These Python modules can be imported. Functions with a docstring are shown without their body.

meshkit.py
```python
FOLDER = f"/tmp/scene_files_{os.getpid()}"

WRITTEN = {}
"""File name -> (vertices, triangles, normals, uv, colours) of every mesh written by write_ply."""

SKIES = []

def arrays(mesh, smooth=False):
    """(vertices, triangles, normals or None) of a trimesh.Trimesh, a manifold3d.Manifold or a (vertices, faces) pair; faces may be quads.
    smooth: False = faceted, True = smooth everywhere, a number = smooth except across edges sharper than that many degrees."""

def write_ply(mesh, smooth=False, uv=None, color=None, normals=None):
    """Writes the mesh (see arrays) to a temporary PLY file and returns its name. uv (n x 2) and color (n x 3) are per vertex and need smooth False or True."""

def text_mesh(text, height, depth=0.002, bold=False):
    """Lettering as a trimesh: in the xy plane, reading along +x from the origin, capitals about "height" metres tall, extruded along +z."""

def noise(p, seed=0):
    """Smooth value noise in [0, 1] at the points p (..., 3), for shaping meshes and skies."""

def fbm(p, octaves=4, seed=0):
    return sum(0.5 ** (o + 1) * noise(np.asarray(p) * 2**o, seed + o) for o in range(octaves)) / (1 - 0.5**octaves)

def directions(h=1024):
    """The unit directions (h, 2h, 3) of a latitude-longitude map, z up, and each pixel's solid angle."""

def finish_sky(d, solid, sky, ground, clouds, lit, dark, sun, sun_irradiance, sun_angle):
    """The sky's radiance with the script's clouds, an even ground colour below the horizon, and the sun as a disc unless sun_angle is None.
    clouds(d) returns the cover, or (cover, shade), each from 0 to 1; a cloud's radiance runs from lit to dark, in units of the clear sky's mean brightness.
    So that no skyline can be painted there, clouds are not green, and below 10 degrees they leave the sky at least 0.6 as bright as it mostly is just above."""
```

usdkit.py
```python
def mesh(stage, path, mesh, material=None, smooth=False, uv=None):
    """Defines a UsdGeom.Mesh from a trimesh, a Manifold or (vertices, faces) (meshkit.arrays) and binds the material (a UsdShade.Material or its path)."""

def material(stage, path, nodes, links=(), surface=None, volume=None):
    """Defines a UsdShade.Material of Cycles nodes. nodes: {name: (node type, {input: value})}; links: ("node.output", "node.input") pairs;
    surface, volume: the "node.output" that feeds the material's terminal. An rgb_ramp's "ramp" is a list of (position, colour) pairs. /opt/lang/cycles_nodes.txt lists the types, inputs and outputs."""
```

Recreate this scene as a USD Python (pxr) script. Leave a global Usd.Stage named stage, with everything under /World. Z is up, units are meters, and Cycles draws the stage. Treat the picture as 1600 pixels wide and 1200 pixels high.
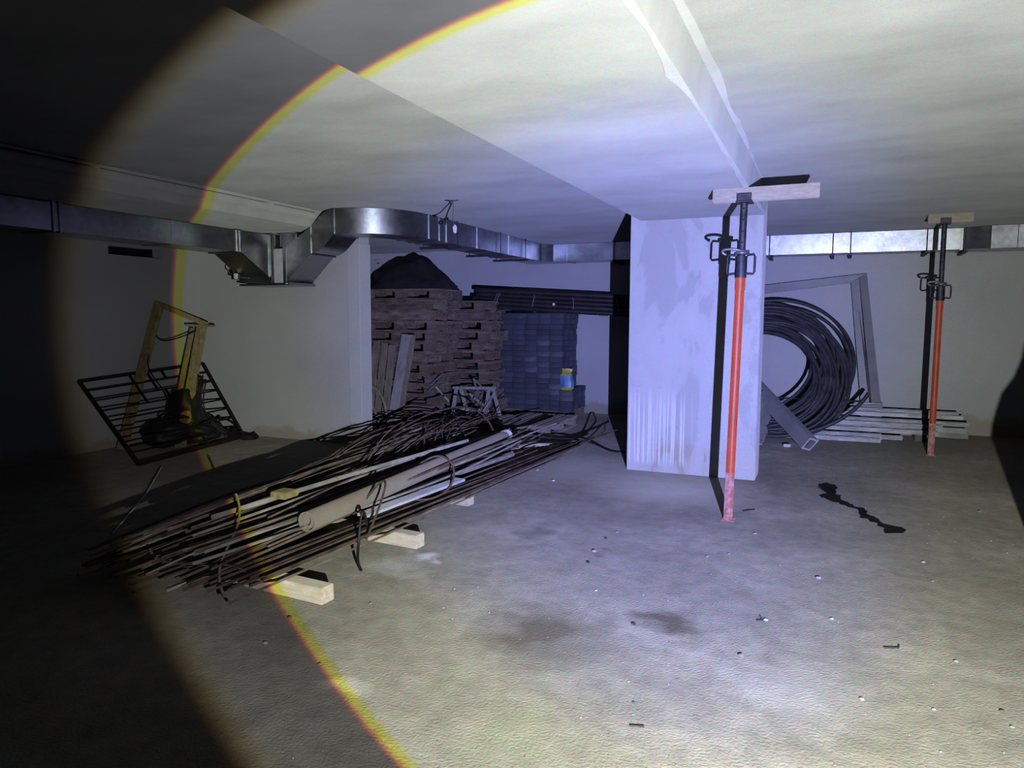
import math, re
import numpy as np, trimesh, manifold3d, usdkit, meshkit
from shapely.geometry import Polygon
from pxr import Usd, UsdGeom, UsdLux, UsdShade, Gf, Sdf

PI = math.pi
stage = Usd.Stage.CreateInMemory()
UsdGeom.SetStageUpAxis(stage, 'Z')
UsdGeom.Xform.Define(stage, '/World')

# ------------------------------------------------------------------ camera
def cam_axes(yaw, pitch, roll):
    f = np.array([-math.sin(yaw) * math.cos(pitch), math.cos(yaw) * math.cos(pitch), -math.sin(pitch)])
    r = np.array([math.cos(yaw), math.sin(yaw), 0.0])
    d = np.cross(f, r)
    return math.cos(roll) * r + math.sin(roll) * d, -math.sin(roll) * r + math.cos(roll) * d, f
cr, cd, cf = cam_axes(math.radians(23.75), math.radians(5.23), math.radians(-.18))
cam = UsdGeom.Camera.Define(stage, '/World/camera')
cam.CreateHorizontalApertureAttr(36.0); cam.CreateFocalLengthAttr(36.0 * 1129 / 1600)
cam.CreateClippingRangeAttr(Gf.Vec2f(.05, 100))
cam.AddTransformOp().Set(Gf.Matrix4d(*cr, 0, *(-cd), 0, *(-cf), 0, 0, 0, 1.5, 1))
cam.CreateExposureAttr(0.0)

# ------------------------------------------------------------------ the hand torch: one lamp, its beam built from coloured cones (the lens splits colours at the rim)
LP = np.array([.571, -.05, .992]); AX_YAW, AX_PITCH = -.3305, .031
def cone(name, half, soft, rgb, gain):
    s = UsdLux.SphereLight.Define(stage, '/World/' + name)
    s.CreateRadiusAttr(.012); s.CreateNormalizeAttr(True)
    m = max(rgb)
    s.CreateIntensityAttr(4 * m * gain); s.CreateColorAttr(Gf.Vec3f(*[c / m for c in rgb]))
    z = -np.array([math.sin(AX_YAW) * math.cos(AX_PITCH), math.cos(AX_YAW) * math.cos(AX_PITCH), math.sin(AX_PITCH)])
    x = np.cross([0, 0, 1.0], z); x /= np.linalg.norm(x); y = np.cross(z, x)
    s.AddTransformOp().Set(Gf.Matrix4d(*x, 0, *y, 0, *z, 0, *LP, 1))
    sh = UsdLux.ShapingAPI.Apply(s.GetPrim()); sh.CreateShapingConeAngleAttr(half); sh.CreateShapingConeSoftnessAttr(soft)
K = .62            # all paints and materials are this much darker than first judged, the torch as much brighter
G = 6.2 / K
cone('torch_rim_red', 31.95, .010, (10.9, 0, 0), G)
cone('torch_rim_yellow', 31.78, .012, (0, 11.4, 0), G)
cone('torch_rim_white', 31.22, .020, (0, 0, 10.5), G)
cone('torch_core', 31, 1.0, (5.2, 6.2, 6.2), G)
cone('torch_centre', 25, 1.0, (0, .4, 31), G)
cone('torch_ring_red', 39.5, .11, (3.5, 0, 0), G)
cone('torch_ring_yellow', 39.38, .11, (0, 3.5, 0), G)
cone('torch_ring_white', 39.15, .12, (0, 0, 3.75), G)

# ------------------------------------------------------------------ helpers
_names = {}
def numbered(path):
    n = _names.get(path, -1) + 1
    _names[path] = n
    return path if n == 0 else f'{path}_{n:03d}'
_ORD = 'first second third fourth fifth sixth seventh eighth ninth tenth eleventh twelfth thirteenth fourteenth fifteenth sixteenth seventeenth eighteenth nineteenth'.split()
def nth(n):
    if n > 100: return 'hundred-and-' + nth(n - 100)
    if n == 100: return 'hundredth'
    if n < 20: return _ORD[n - 1]
    tens, u = 'twent thirt fort fift sixt sevent eight ninet'.split()[n // 10 - 2], n % 10
    return tens + 'ieth' if u == 0 else f'{tens}y-{_ORD[u - 1]}'
def setdata(p, **kw):
    for k, v in kw.items():
        if v: p.SetCustomDataByKey(k, v)
def mat4(loc=(0, 0, 0), rz=0.0, R=None):
    m = np.eye(4)
    if R is not None: m[:3, :3] = R
    else:
        c, s = math.cos(rz), math.sin(rz); m[:2, :2] = [[c, -s], [s, c]]
    m[:3, 3] = loc
    return m
def gf(m): return Gf.Matrix4d(*[float(v) for v in m.T.ravel()])
def thing(name, label, cat, m=None, group=None):
    x = UsdGeom.Xform.Define(stage, numbered('/World/' + name))
    x.AddTransformOp().Set(gf(mat4() if m is None else m))
    setdata(x.GetPrim(), label=label, category=cat, group=group)
    return x.GetPrim()
def part(parent, name, mesh, material, smooth=False, label=None, kind=None):
    p = usdkit.mesh(stage, numbered(f'{parent.GetPath()}/{name}'), mesh, MATS[material], smooth=smooth)
    setdata(p.GetPrim(), label=label, kind=kind)
    return p.GetPrim()
def solo(name, mesh, material, label=None, cat=None, group=None, kind=None, smooth=False):
    p = usdkit.mesh(stage, numbered('/World/' + name), mesh, MATS[material], smooth=smooth)
    setdata(p.GetPrim(), label=label, category=cat, group=group, kind=kind)
    return p.GetPrim()
def struct(name, mesh, material, smooth=False):
    return solo(name, mesh, material, kind='structure', smooth=smooth)
def dup(src, m, label=None, group=None):
    was = src.GetCustomData()
    x = UsdGeom.Xform.Define(stage, numbered(re.sub(r'_\d{3}$', '', str(src.GetPath()))))
    p = x.GetPrim()
    p.GetReferences().AddInternalReference(src.GetPath())
    op = UsdGeom.Xformable(p).GetOrderedXformOps()
    (op[0] if op else x.AddTransformOp()).Set(gf(m))
    setdata(p, label=label or was['label'], category=was['category'], group=group or was.get('group'))
    p.SetInstanceable(True)
    return p
def cat(*ms): return trimesh.util.concatenate([m for m in ms])
def box(x0, x1, y0, y1, z0, z1):
    b = trimesh.creation.box((abs(x1 - x0), abs(y1 - y0), abs(z1 - z0)))
    b.apply_translation(((x0 + x1) / 2, (y0 + y1) / 2, (z0 + z1) / 2)); return b
def cbox(x0, x1, y0, y1, z0, z1, c=.006):
    s = np.array([abs(x1 - x0), abs(y1 - y0), abs(z1 - z0)]) / 2
    p = [(np.array(sg) * 2 - 1) * (s - c * (np.arange(3) != k)) for sg in np.ndindex(2, 2, 2) for k in range(3)]
    b = trimesh.convex.convex_hull(np.array(p)); b.apply_translation(((x0 + x1) / 2, (y0 + y1) / 2, (z0 + z1) / 2)); return b
def frame_from(a, b, up=(0, 0, 1)):
    z = np.asarray(b, float) - a; L = np.linalg.norm(z); z /= L
    u = np.asarray(up, float)
    if abs(u @ z) > .98: u = np.array([1.0, 0, 0])
    x = np.cross(u, z); x /= np.linalg.norm(x)
    m = np.eye(4); m[:3, 0], m[:3, 1], m[:3, 2], m[:3, 3] = x, np.cross(z, x), z, a
    return m, L
def bar(a, b, w, h, c=.004, up=(0, 0, 1)):
    """A straight timber or bar from a to b; w across, h along up."""
    m, L = frame_from(np.asarray(a, float), b, up)
    q = cbox(-w / 2, w / 2, -h / 2, h / 2, 0, L, c); q.apply_transform(m); return q
def tube(pts, r, sides=8, cap=True):
    p = np.asarray(pts, float); n = len(p)
    t = np.gradient(p, axis=0); t /= np.linalg.norm(t, axis=1, keepdims=True) + 1e-12
    a = np.zeros_like(p); u = np.array([0, 0, 1.0]) if abs(t[0, 2]) < .9 else np.array([1.0, 0, 0])
    for i in range(n):
        u = u - (u @ t[i]) * t[i]; u /= np.linalg.norm(u) + 1e-12; a[i] = u
    b = np.cross(t, a); ang = np.arange(sides) * 2 * PI / sides
    r = np.broadcast_to(r, (n,))
    v = p[:, None] + r[:, None, None] * (np.cos(ang)[None, :, None] * a[:, None] + np.sin(ang)[None, :, None] * b[:, None])
    f = []
    for i in range(n - 1):
        for j in range(sides):
            k = (j + 1) % sides
            f += [[i * sides + j, i * sides + k, (i + 1) * sides + k], [i * sides + j, (i + 1) * sides + k, (i + 1) * sides + j]]
    v = v.reshape(-1, 3)
    if cap:
        v = np.vstack([v, p[0], p[-1]])
        for j in range(sides):
            k = (j + 1) % sides
            f += [[n * sides, k, j], [n * sides + 1, (n - 1) * sides + j, (n - 1) * sides + k]]
    return trimesh.Trimesh(v, np.array(f), process=False)
def spline(pts, n=24):
    from scipy.interpolate import CubicSpline
    p = np.asarray(pts, float); s = np.r_[0, np.cumsum(np.linalg.norm(np.diff(p, axis=0), axis=1))]
    return CubicSpline(s, p)(np.linspace(0, s[-1], n))
def pipe(a, b, ro, ri, sides=24):
    m, L = frame_from(np.asarray(a, float), b)
    q = trimesh.creation.annulus(r_min=ri, r_max=ro, height=L, sections=sides)
    q.apply_translation((0, 0, L / 2)); q.apply_transform(m); return q
def cyl(a, b, r, sides=20):
    m, L = frame_from(np.asarray(a, float), b)
    q = trimesh.creation.cylinder(radius=r, height=L, sections=sides); q.apply_translation((0, 0, L / 2)); q.apply_transform(m); return q
def hull(pts): return trimesh.convex.convex_hull(np.asarray(pts, float))
def loft(secs, cap=True):
    """Closed shell through equal-length rings of points."""
    s = np.asarray(secs, float); n, k = s.shape[:2]; v = s.reshape(-1, 3); f = []
    for i in range(n - 1):
        for j in range(k):
            q = (j + 1) % k
            f += [[i * k + j, i * k + q, (i + 1) * k + q], [i * k + j, (i + 1) * k + q, (i + 1) * k + j]]
    if cap:
        for i, flip in ((0, 1), (n - 1, 0)):
            for j in range(1, k - 1):
                t = [i * k, i * k + j, i * k + j + 1]; f.append(t[::-1] if flip else t)
    m = trimesh.Trimesh(v, np.array(f), process=False); trimesh.repair.fix_normals(m); return m
def diff(a, b):
    to = lambda t: manifold3d.Manifold(manifold3d.Mesh(np.asarray(t.vertices, np.float32), np.asarray(t.faces, np.uint32)))
    r = (to(a) - to(b)).to_mesh(); return trimesh.Trimesh(r.vert_properties[:, :3], r.tri_verts, process=False)
def lump(radii, seed, amp=.25, sub=2, fr=1.6):
    s = trimesh.creation.icosphere(sub); v = s.vertices
    s.vertices = v * (1 + amp * (meshkit.fbm(v * fr + seed * 7.3, 3, seed) - .5) * 2)[:, None] * np.asarray(radii)
    return s

# ------------------------------------------------------------------ materials
MATS = {}
def M(name, nodes, links, surface='p.BSDF'):
    sc = lambda c: tuple(float(v) * K for v in c)
    for key, (kind, inp) in nodes.items():
        if kind == 'mix_color' and 'b' in inp and inp.get('blend_type') is None: inp['b'] = sc(inp['b'])
        if kind == 'rgb_ramp' and key == 'r': inp['ramp'] = [(q_, sc(c)) for q_, c in inp['ramp']]
        if kind == 'principled_bsdf':
            inp.setdefault('specular_ior_level', .35)
            if inp.get('metallic', 0) < .5: inp.setdefault('diffuse_roughness', .8)
    MATS[name] = usdkit.material(stage, '/World/Looks/' + name, nodes, links, surface=surface)
def simple(name, ca, cb, scale=6, rough=.7, metal=0.0, stretch=(1, 1, 1), bump=.0, bscale=None, detail=4, rand=.0, spec=.35, lo=.35, hi=.68):
    n = {'t': ('texture_coordinate', {}), 'mp': ('mapping', {'scale': stretch}), 'n': ('noise_texture', {'scale': scale, 'detail': detail, 'roughness': .6}),
         'r': ('rgb_ramp', {'ramp': [(lo, ca), (hi, cb)]}),
         'p': ('principled_bsdf', {'roughness': rough, 'metallic': metal, 'specular_ior_level': spec})}
    l = [('t.object', 'mp.vector'), ('mp.vector', 'n.vector'), ('n.fac', 'r.fac')]
    out = 'r.color'
    if rand:
        n |= {'oi': ('object_info', {}), 'mr': ('map_range', {'from_min': 0., 'from_max': 1., 'to_min': 1 - rand, 'to_max': 1 + rand}), 'hv': ('hsv', {})}
        l += [('oi.random', 'mr.value'), ('mr.result', 'hv.value'), (out, 'hv.color')]; out = 'hv.color'
    l.append((out, 'p.base_color'))
    if bump:
        n |= {'n2': ('noise_texture', {'scale': bscale or scale * 3, 'detail': 4.}), 'b': ('bump', {'strength': bump, 'distance': .01})}
        l += [('mp.vector', 'n2.vector'), ('n2.fac', 'b.height'), ('b.normal', 'p.normal')]
    M(name, n, l)
simple('ceiling_paint', (.238, .242, .237), (.330, .333, .329), 1.3, .7, stretch=(.9, 1.6, 1), bump=.10, bscale=30, detail=9, lo=.30, hi=.72)
simple('lip_paint', (.33, .335, .33), (.40, .405, .40), 3, .6)
simple('lintel_paint', (.33, .33, .315), (.40, .40, .385), 3, .6, bump=.15, bscale=20)
def wall_mat(name, base_a, base_b, stain, height, ragged, extra=None):
    n = {'g': ('geometry', {}), 's': ('separate_xyz', {}), 'n': ('noise_texture', {'scale': .9, 'detail': 5.}), 'r': ('rgb_ramp', {'ramp': [(.33, base_a), (.68, base_b)]}),
         'n2': ('noise_texture', {'scale': 3.2, 'detail': 6., 'roughness': .65}), 'ma': ('math', {'math_type': 'multiply_add', 'value2': -ragged, 'value3': ragged * .5}),
         'ad': ('math', {'math_type': 'add'}), 'mr': ('map_range', {'from_min': height - .05, 'from_max': height + .05, 'to_min': 1., 'to_max': 0., 'clamp': True}),
         'mx': ('mix_color', {'b': stain}), 'n3': ('noise_texture', {'scale': 40., 'detail': 3.}), 'b': ('bump', {'strength': .15, 'distance': .01}),
         'p': ('principled_bsdf', {'roughness': .5})}
    l = [('g.position', 's.vector'), ('g.position', 'n.vector'), ('g.position', 'n2.vector'), ('g.position', 'n3.vector'), ('n.fac', 'r.fac'), ('n2.fac', 'ma.value1'), ('ma.value', 'ad.value1'), ('s.z', 'ad.value2'),
         ('ad.value', 'mr.value'), ('mr.result', 'mx.fac'), ('r.color', 'mx.a'), ('n3.fac', 'b.height'), ('b.normal', 'p.normal')]
    out = 'mx.result'
    if extra: out = extra(n, l, out)
    l.append((out, 'p.base_color')); M(name, n, l)
wall_mat('wall_paint', (.37, .37, .37), (.43, .43, .43), (.32, .30, .245), .10, .5)
wall_mat('back_wall_paint', (.40, .40, .405), (.47, .47, .475), (.31, .285, .22), .22, .5)
def drips(n, l, out):
    n |= {'mp': ('mapping', {'scale': (38., 1., .5)}), 'dn': ('noise_texture', {'scale': 1., 'detail': 2.}), 'dr': ('rgb_ramp', {'ramp': [(.49, (0, 0, 0)), (.56, (1, 1, 1))]}),
          'zr': ('rgb_ramp', {'ramp': [(.03, (0, 0, 0)), (.06, (1, 1, 1)), (.32, (.8, .8, .8)), (.42, (0, 0, 0))]}), 'zs': ('math', {'math_type': 'multiply', 'value2': .5}),
          'xr': ('map_range', {'from_min': -1.28, 'from_max': -1.15, 'to_min': .8, 'to_max': .0, 'clamp': True}), 'm1': ('math', {'math_type': 'multiply'}), 'm2': ('math', {'math_type': 'multiply'}), 'dm': ('mix_color', {'b': (.74, .74, .74)}),
          'mp2': ('mapping', {'scale': (1.3, 1., .6)}), 'pn': ('noise_texture', {'scale': 2.2, 'detail': 6., 'distortion': .6}), 'pr': ('rgb_ramp', {'ramp': [(.44, (0, 0, 0)), (.47, (.6, .6, .6)), (.62, (.85, .85, .85))]}), 'pm': ('mix_color', {'b': (.52, .52, .52)}),
          'gn': ('noise_texture', {'scale': 5., 'detail': 6., 'roughness': .7}), 'gr': ('rgb_ramp', {'ramp': [(.60, (0, 0, 0)), (.74, (.35, .35, .35))]}), 'gm': ('mix_color', {'b': (.22, .22, .22)})}
    l += [('g.position', 'mp.vector'), ('mp.vector', 'dn.vector'), ('dn.fac', 'dr.fac'), ('s.z', 'zs.value1'), ('zs.value', 'zr.fac'), ('s.x', 'xr.value'), ('dr.color', 'm1.value1'), ('zr.color', 'm1.value2'), ('m1.value', 'm2.value1'), ('xr.result', 'm2.value2'),
          ('g.position', 'mp2.vector'), ('mp2.vector', 'pn.vector'), ('pn.fac', 'pr.fac'), ('pr.color', 'pm.fac'), (out, 'pm.a'), ('g.position', 'gn.vector'), ('gn.fac', 'gr.fac'), ('gr.color', 'gm.fac'), ('pm.result', 'gm.a'),
          ('m2.value', 'dm.fac'), ('gm.result', 'dm.a')]
    return 'dm.result'
wall_mat('pillar_paint', (.385, .385, .39), (.43, .43, .43), (.40, .355, .285), .27, .5, drips)

def floor_mat():
    n = {'g': ('geometry', {}), 'n': ('noise_texture', {'scale': .8, 'detail': 7., 'roughness': .62}), 'r': ('rgb_ramp', {'ramp': [(.33, (.215, .199, .160)), (.52, (.285, .265, .215)), (.70, (.385, .36, .30))]}),
         'n4': ('noise_texture', {'scale': 9., 'detail': 6., 'roughness': .7}), 'r4': ('rgb_ramp', {'ramp': [(.35, (.78, .78, .78)), (.62, (1.08, 1.08, 1.08))]}), 'm4': ('mix_color', {'blend_type': 'multiply', 'fac': 1.}),
         'nb': ('noise_texture', {'scale': 75., 'detail': 4., 'roughness': .6}), 'b': ('bump', {'strength': .9, 'distance': .009}),
         'nw': ('noise_texture', {'scale': 5., 'detail': 4.}), 'wm': ('vector_math', {'math_type': 'multiply_add', 'vector2': (.5, .5, 0), 'vector3': (-.25, -.25, 0)}), 'wa': ('vector_math', {'math_type': 'add'}),
         'p': ('principled_bsdf', {'roughness': .8, 'specular_ior_level': .25, 'diffuse_roughness': 1.0})}
    l = [('g.position', 'n.vector'), ('n.fac', 'r.fac'), ('g.position', 'n4.vector'), ('n4.fac', 'r4.fac'), ('r.color', 'm4.a'), ('r4.color', 'm4.b'), ('g.position', 'nb.vector'), ('nb.fac', 'b.height'), ('b.normal', 'p.normal'),
         ('g.position', 'nw.vector'), ('nw.color', 'wm.vector1'), ('g.position', 'wa.vector1'), ('wm.vector', 'wa.vector2')]
    out = 'm4.result'
    spots = [((-1.22, 3.12), .34, (.12, .105, .075), .95), ((-.67, 3.50), .19, (.105, .092, .068), 1.0), ((-.90, 3.05), .22, (.18, .16, .13), .7), ((-2.36, 3.60), .22, (.55, .55, .54), .55), ((-2.28, 3.86), .10, (.75, .75, .74), .8),
             ((-1.36, 2.45), .13, (.20, .21, .15), .5), ((-1.84, 4.64), .16, (.14, .13, .12), .7), ((-.34, 3.70), .13, (.20, .19, .17), .5), ((-1.25, 6.35), .75, (.58, .55, .45), .75), ((-1.0, 2.25), .2, (.24, .26, .17), .5), ((-1.32, 4.40), .06, (.1, .1, .1), .7),
             ((.9, 9.8), .9, (.15, .14, .12), .5), ((-.4, 9.1), .25, (.5, .5, .48), .4), ((2.0, 10.7), .8, (.20, .16, .09), .7), ((-.1, 3.0), .3, (.42, .41, .38), .35), ((-2.3, 6.9), .8, (.50, .47, .39), .6), ((-1.75, 2.3), .12, (.6, .58, .5), .5)]
    for i, ((x, y), rad, c, a) in enumerate(spots):
        n |= {f'd{i}': ('vector_math', {'math_type': 'distance', 'vector2': (x, y, 0)}), f'q{i}': ('map_range', {'from_min': rad * .25, 'from_max': rad * 1.15, 'to_min': a, 'to_max': 0., 'clamp': True}), f'x{i}': ('mix_color', {'b': c})}
        l += [('wa.vector', f'd{i}.vector1'), (f'd{i}.value', f'q{i}.value'), (f'q{i}.result', f'x{i}.fac'), (out, f'x{i}.a')]; out = f'x{i}.result'
    l.append((out, 'p.base_color')); M('concrete_floor', n, l)
floor_mat()
M('galvanized', {'g': ('geometry', {}), 'v': ('voronoi_texture', {'scale': 22.}), 'n': ('noise_texture', {'scale': 2.5, 'detail': 4.}), 'mr': ('map_range', {'from_min': .3, 'from_max': .7, 'to_min': .24, 'to_max': .42}),
                 'r': ('rgb_ramp', {'ramp': [(0., (.48, .50, .53)), (1., (.64, .66, .68))]}), 'b': ('bump', {'strength': .12, 'distance': .02}), 'p': ('principled_bsdf', {'metallic': 1.})},
  [('g.position', 'v.vector'), ('g.position', 'n.vector'), ('v.color', 'r.fac'), ('r.color', 'p.base_color'), ('n.fac', 'mr.value'), ('mr.result', 'p.roughness'), ('n.fac', 'b.height'), ('b.normal', 'p.normal')])
simple('aluminium', (.13, .13, .135), (.26, .26, .265), 5, .5, .6, bump=.05, rand=.3, stretch=(1, 4, 4))
simple('frame_grey', (.155, .155, .16), (.205, .205, .21), 4, .5, .2)
simple('dark_steel', (.022, .022, .030), (.060, .060, .072), 14, .55, .5, bump=.1)
simple('pin_steel', (.18, .18, .20), (.26, .26, .28), 14, .45, .6)
simple('black_steel', (.010, .009, .008), (.022, .019, .016), 10, .55, .3)
n_rust = dict(scale=9, rough=.75, metal=.15, bump=.25, bscale=60, rand=.35)
simple('rusty_steel', (.040, .028, .020), (.135, .095, .066), **n_rust)
simple('bright_rust', (.085, .062, .045), (.185, .145, .11), **n_rust)
simple('grey_rod', (.22, .205, .175), (.40, .375, .33), 7, .6, .2, rand=.2)
simple('orange_paint', (.40, .052, .016), (.50, .080, .022), 5, .5, bump=.05)
simple('worn_orange', (.38, .11, .08), (.46, .28, .26), 16, .6, lo=.42, hi=.58)
simple('pale_timber', (.38, .33, .235), (.53, .48, .37), 2.2, .7, stretch=(3, 14, 14), bump=.2, bscale=9, rand=.08)
simple('plank_timber', (.34, .285, .225), (.45, .395, .325), 4, .7, stretch=(3, 12, 12), bump=.2, bscale=9)
simple('pallet_wood', (.062, .047, .033), (.165, .128, .092), 2.0, .85, stretch=(3, 9, 9), bump=.25, bscale=8, rand=.30)
simple('pallet_red_wood', (.075, .042, .026), (.14, .085, .055), 2.0, .85, stretch=(3, 9, 9), bump=.25, bscale=8, rand=.2)
simple('floor_pallet_wood', (.16, .14, .112), (.28, .245, .20), 2.0, .85, stretch=(9, 3, 9), bump=.25, bscale=8, rand=.1)
simple('old_yellow_wood', (.17, .13, .05), (.33, .27, .12), 3.0, .8, stretch=(8, 8, 3), bump=.2)
simple('leaning_wood', (.12, .098, .068), (.22, .185, .135), 2.5, .85, stretch=(8, 8, 1.5), bump=.25)
simple('grey_wood', (.19, .17, .155), (.31, .28, .26), 2.5, .85, stretch=(8, 8, 1.5), bump=.25)
simple('navy_block', (.026, .027, .040), (.060, .061, .083), 7, .62, bump=.35, bscale=40, rand=.28)
simple('dusty_navy_block', (.05, .05, .065), (.17, .17, .19), 5, .55, bump=.35, bscale=40, rand=.25, lo=.4, hi=.75)
simple('black_sheet', (.007, .007, .008), (.016, .016, .019), 5, .6, bump=.3, bscale=10)
simple('bundle_tube', (.011, .008, .009), (.028, .020, .022), 6, .5, rand=.2)
simple('black_cable', (.022, .022, .026), (.055, .055, .062), 8, .5)
simple('hose', (.16, .13, .065), (.27, .225, .125), 5, .6)
simple('cardboard_tube', (.175, .148, .115), (.225, .195, .155), 4, .8, stretch=(1, .6, 1), bump=.1, bscale=20)
simple('white_plastic', (.55, .56, .58), (.64, .64, .65), 8, .5)
simple('pale_board', (.33, .33, .34), (.45, .45, .465), 6, .55)
simple('yellow_plastic', (.33, .30, .03), (.44, .41, .06), 8, .4)
simple('blue_plastic', (.035, .14, .33), (.08, .24, .44), 9, .4)
simple('grey_cement', (.12, .118, .115), (.21, .205, .20), 6, .85, bump=.3)
simple('crumb', (.16, .145, .125), (.62, .61, .58), 1.0, .85, lo=.4, hi=.62, rand=.25)
simple('dark_crumb', (.03, .028, .026), (.09, .085, .08), 30, .85)
simple('wet_oil', (.008, .007, .006), (.016, .014, .012), 4, .85, spec=.08)
simple('hole_dark', (.012, .011, .010), (.02, .018, .016), 6, .9)  # near-black colour stands in for the shade within openings
simple('brown_tarp', (.03, .03, .034), (.06, .06, .065), 5, .7, bump=.3)  # dark colour of the unseen shape at the right

# ------------------------------------------------------------------ structure
CZ, BZ = 2.62, 2.43
YB, YS, XL, XR, YR = 10.9, 7.0, -7.5, 7.5, -6.5
struct('floor', box(XL - .2, XR + .2, YR - .2, YB + .2, -.2, 0), 'concrete_floor')
struct('ceiling', box(XL - .2, XR + .2, YR - .2, YB + .2, CZ, CZ + .2), 'ceiling_paint')
vent_y0, vent_y1, vent_z0, vent_z1 = 5.72, 6.42, 2.205, 2.305
struct('wall_left', diff(box(XL - .25, XL, YR, YB, 0, CZ), box(XL - .2, XL + .1, vent_y0, vent_y1, vent_z0, vent_z1)), 'wall_paint')
struct('wall_back', box(XL - .2, XR + .2, YB, YB + .2, 0, CZ), 'back_wall_paint')
struct('wall_right', box(XR, XR + .2, YR, YB, 0, CZ), 'wall_paint')  # out of view, set far off so less light bounces back
struct('wall_rear', box(XL - .2, XR + .2, YR - .2, YR, 0, CZ), 'wall_paint')  # out of view behind the camera, set far off to lower bounced light
struct('wall_alcove', box(XL, -5.012, YS, YS + .2, 0, CZ), 'wall_paint')
struct('trim_3', cbox(-5.17, -5.0, YS - .012, YS + .21, 0, 2.35, .006), 'back_wall_paint')
bx0, bx1, PY = -1.705, -.584, 6.95
beam = loft([[(bx0, y, CZ), (bx0, y, BZ), (bx1, y, BZ), (bx1 + .03, y, CZ)] for y in (YR, PY)])
struct('beam', beam, 'ceiling_paint')
# trowelled plaster lips along the beam's lower right edge
rng = np.random.default_rng(5)
lip = []
ys = np.linspace(YR, PY, 90)
w = .003 + .075 * np.clip(meshkit.fbm(np.c_[ys * 2.1, ys * 0, ys * 0], 4, 3) - .42, 0, 1)
struct('trim_1', loft([[(bx1 - wi, y, BZ + .001), (bx1 - wi, y, BZ - .002), (bx1 + .004, y, BZ - .004), (bx1 + .004, y, BZ + .02)] for y, wi in zip(ys, w)]), 'lip_paint')
w2 = .012 + .006 * np.clip(6 - ys, 0, 5) + .07 * np.clip(meshkit.fbm(np.c_[ys * 1.7, ys * 0 + 5, ys * 0], 4, 8) - .40, 0, 1)
struct('trim_2', loft([[(bx1 + .024, y, CZ + .001), (bx1 + .024, y, CZ - .005), (bx1 + .026 + wi, y, CZ - .0015), (bx1 + .026 + wi, y, CZ + .001)] for y, wi in zip(ys, w2)]), 'lip_paint')
struct('pillar', cbox(-1.81, -.592, PY, PY + .36, 0, CZ, .008), 'pillar_paint')
struct('lintel', loft([[(XL, y, CZ), (XL, y, 2.437), (-5.012, y, 2.437), (-5.012, y, 2.53), (-5.0, y, 2.535), (-5.0, y, CZ)] for y in (YR, YS)]), 'lintel_paint')

# ------------------------------------------------------------------ conduit on the lintel, vent in the left wall
t = thing('conduit', 'pale painted conduit pipe running along the lintel edge above the left duct', 'pipe')
part(t, 'pipe', tube([(-4.962, y, 2.548) for y in np.linspace(-2.9, 6.15, 8)], .037, 14), 'lintel_paint', smooth=50)
part(t, 'cable', tube([(-4.955, y, 2.605 + .003 * math.sin(y * 3)) for y in np.linspace(-2.9, 6.1, 30)], .012, 6), 'lintel_paint', smooth=50)
for y in (1.5, 3.7, 5.5):
    part(t, 'clip', cbox(-5.0, -4.918, y - .02, y + .02, 2.505, 2.60, .006), 'lintel_paint')
t = thing('wall_vent', 'dark slot vent recessed high in the left wall under the duct', 'vent')
part(t, 'backing', box(XL - .2, XL - .19, vent_y0, vent_y1, vent_z0, vent_z1), 'hole_dark')
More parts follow.
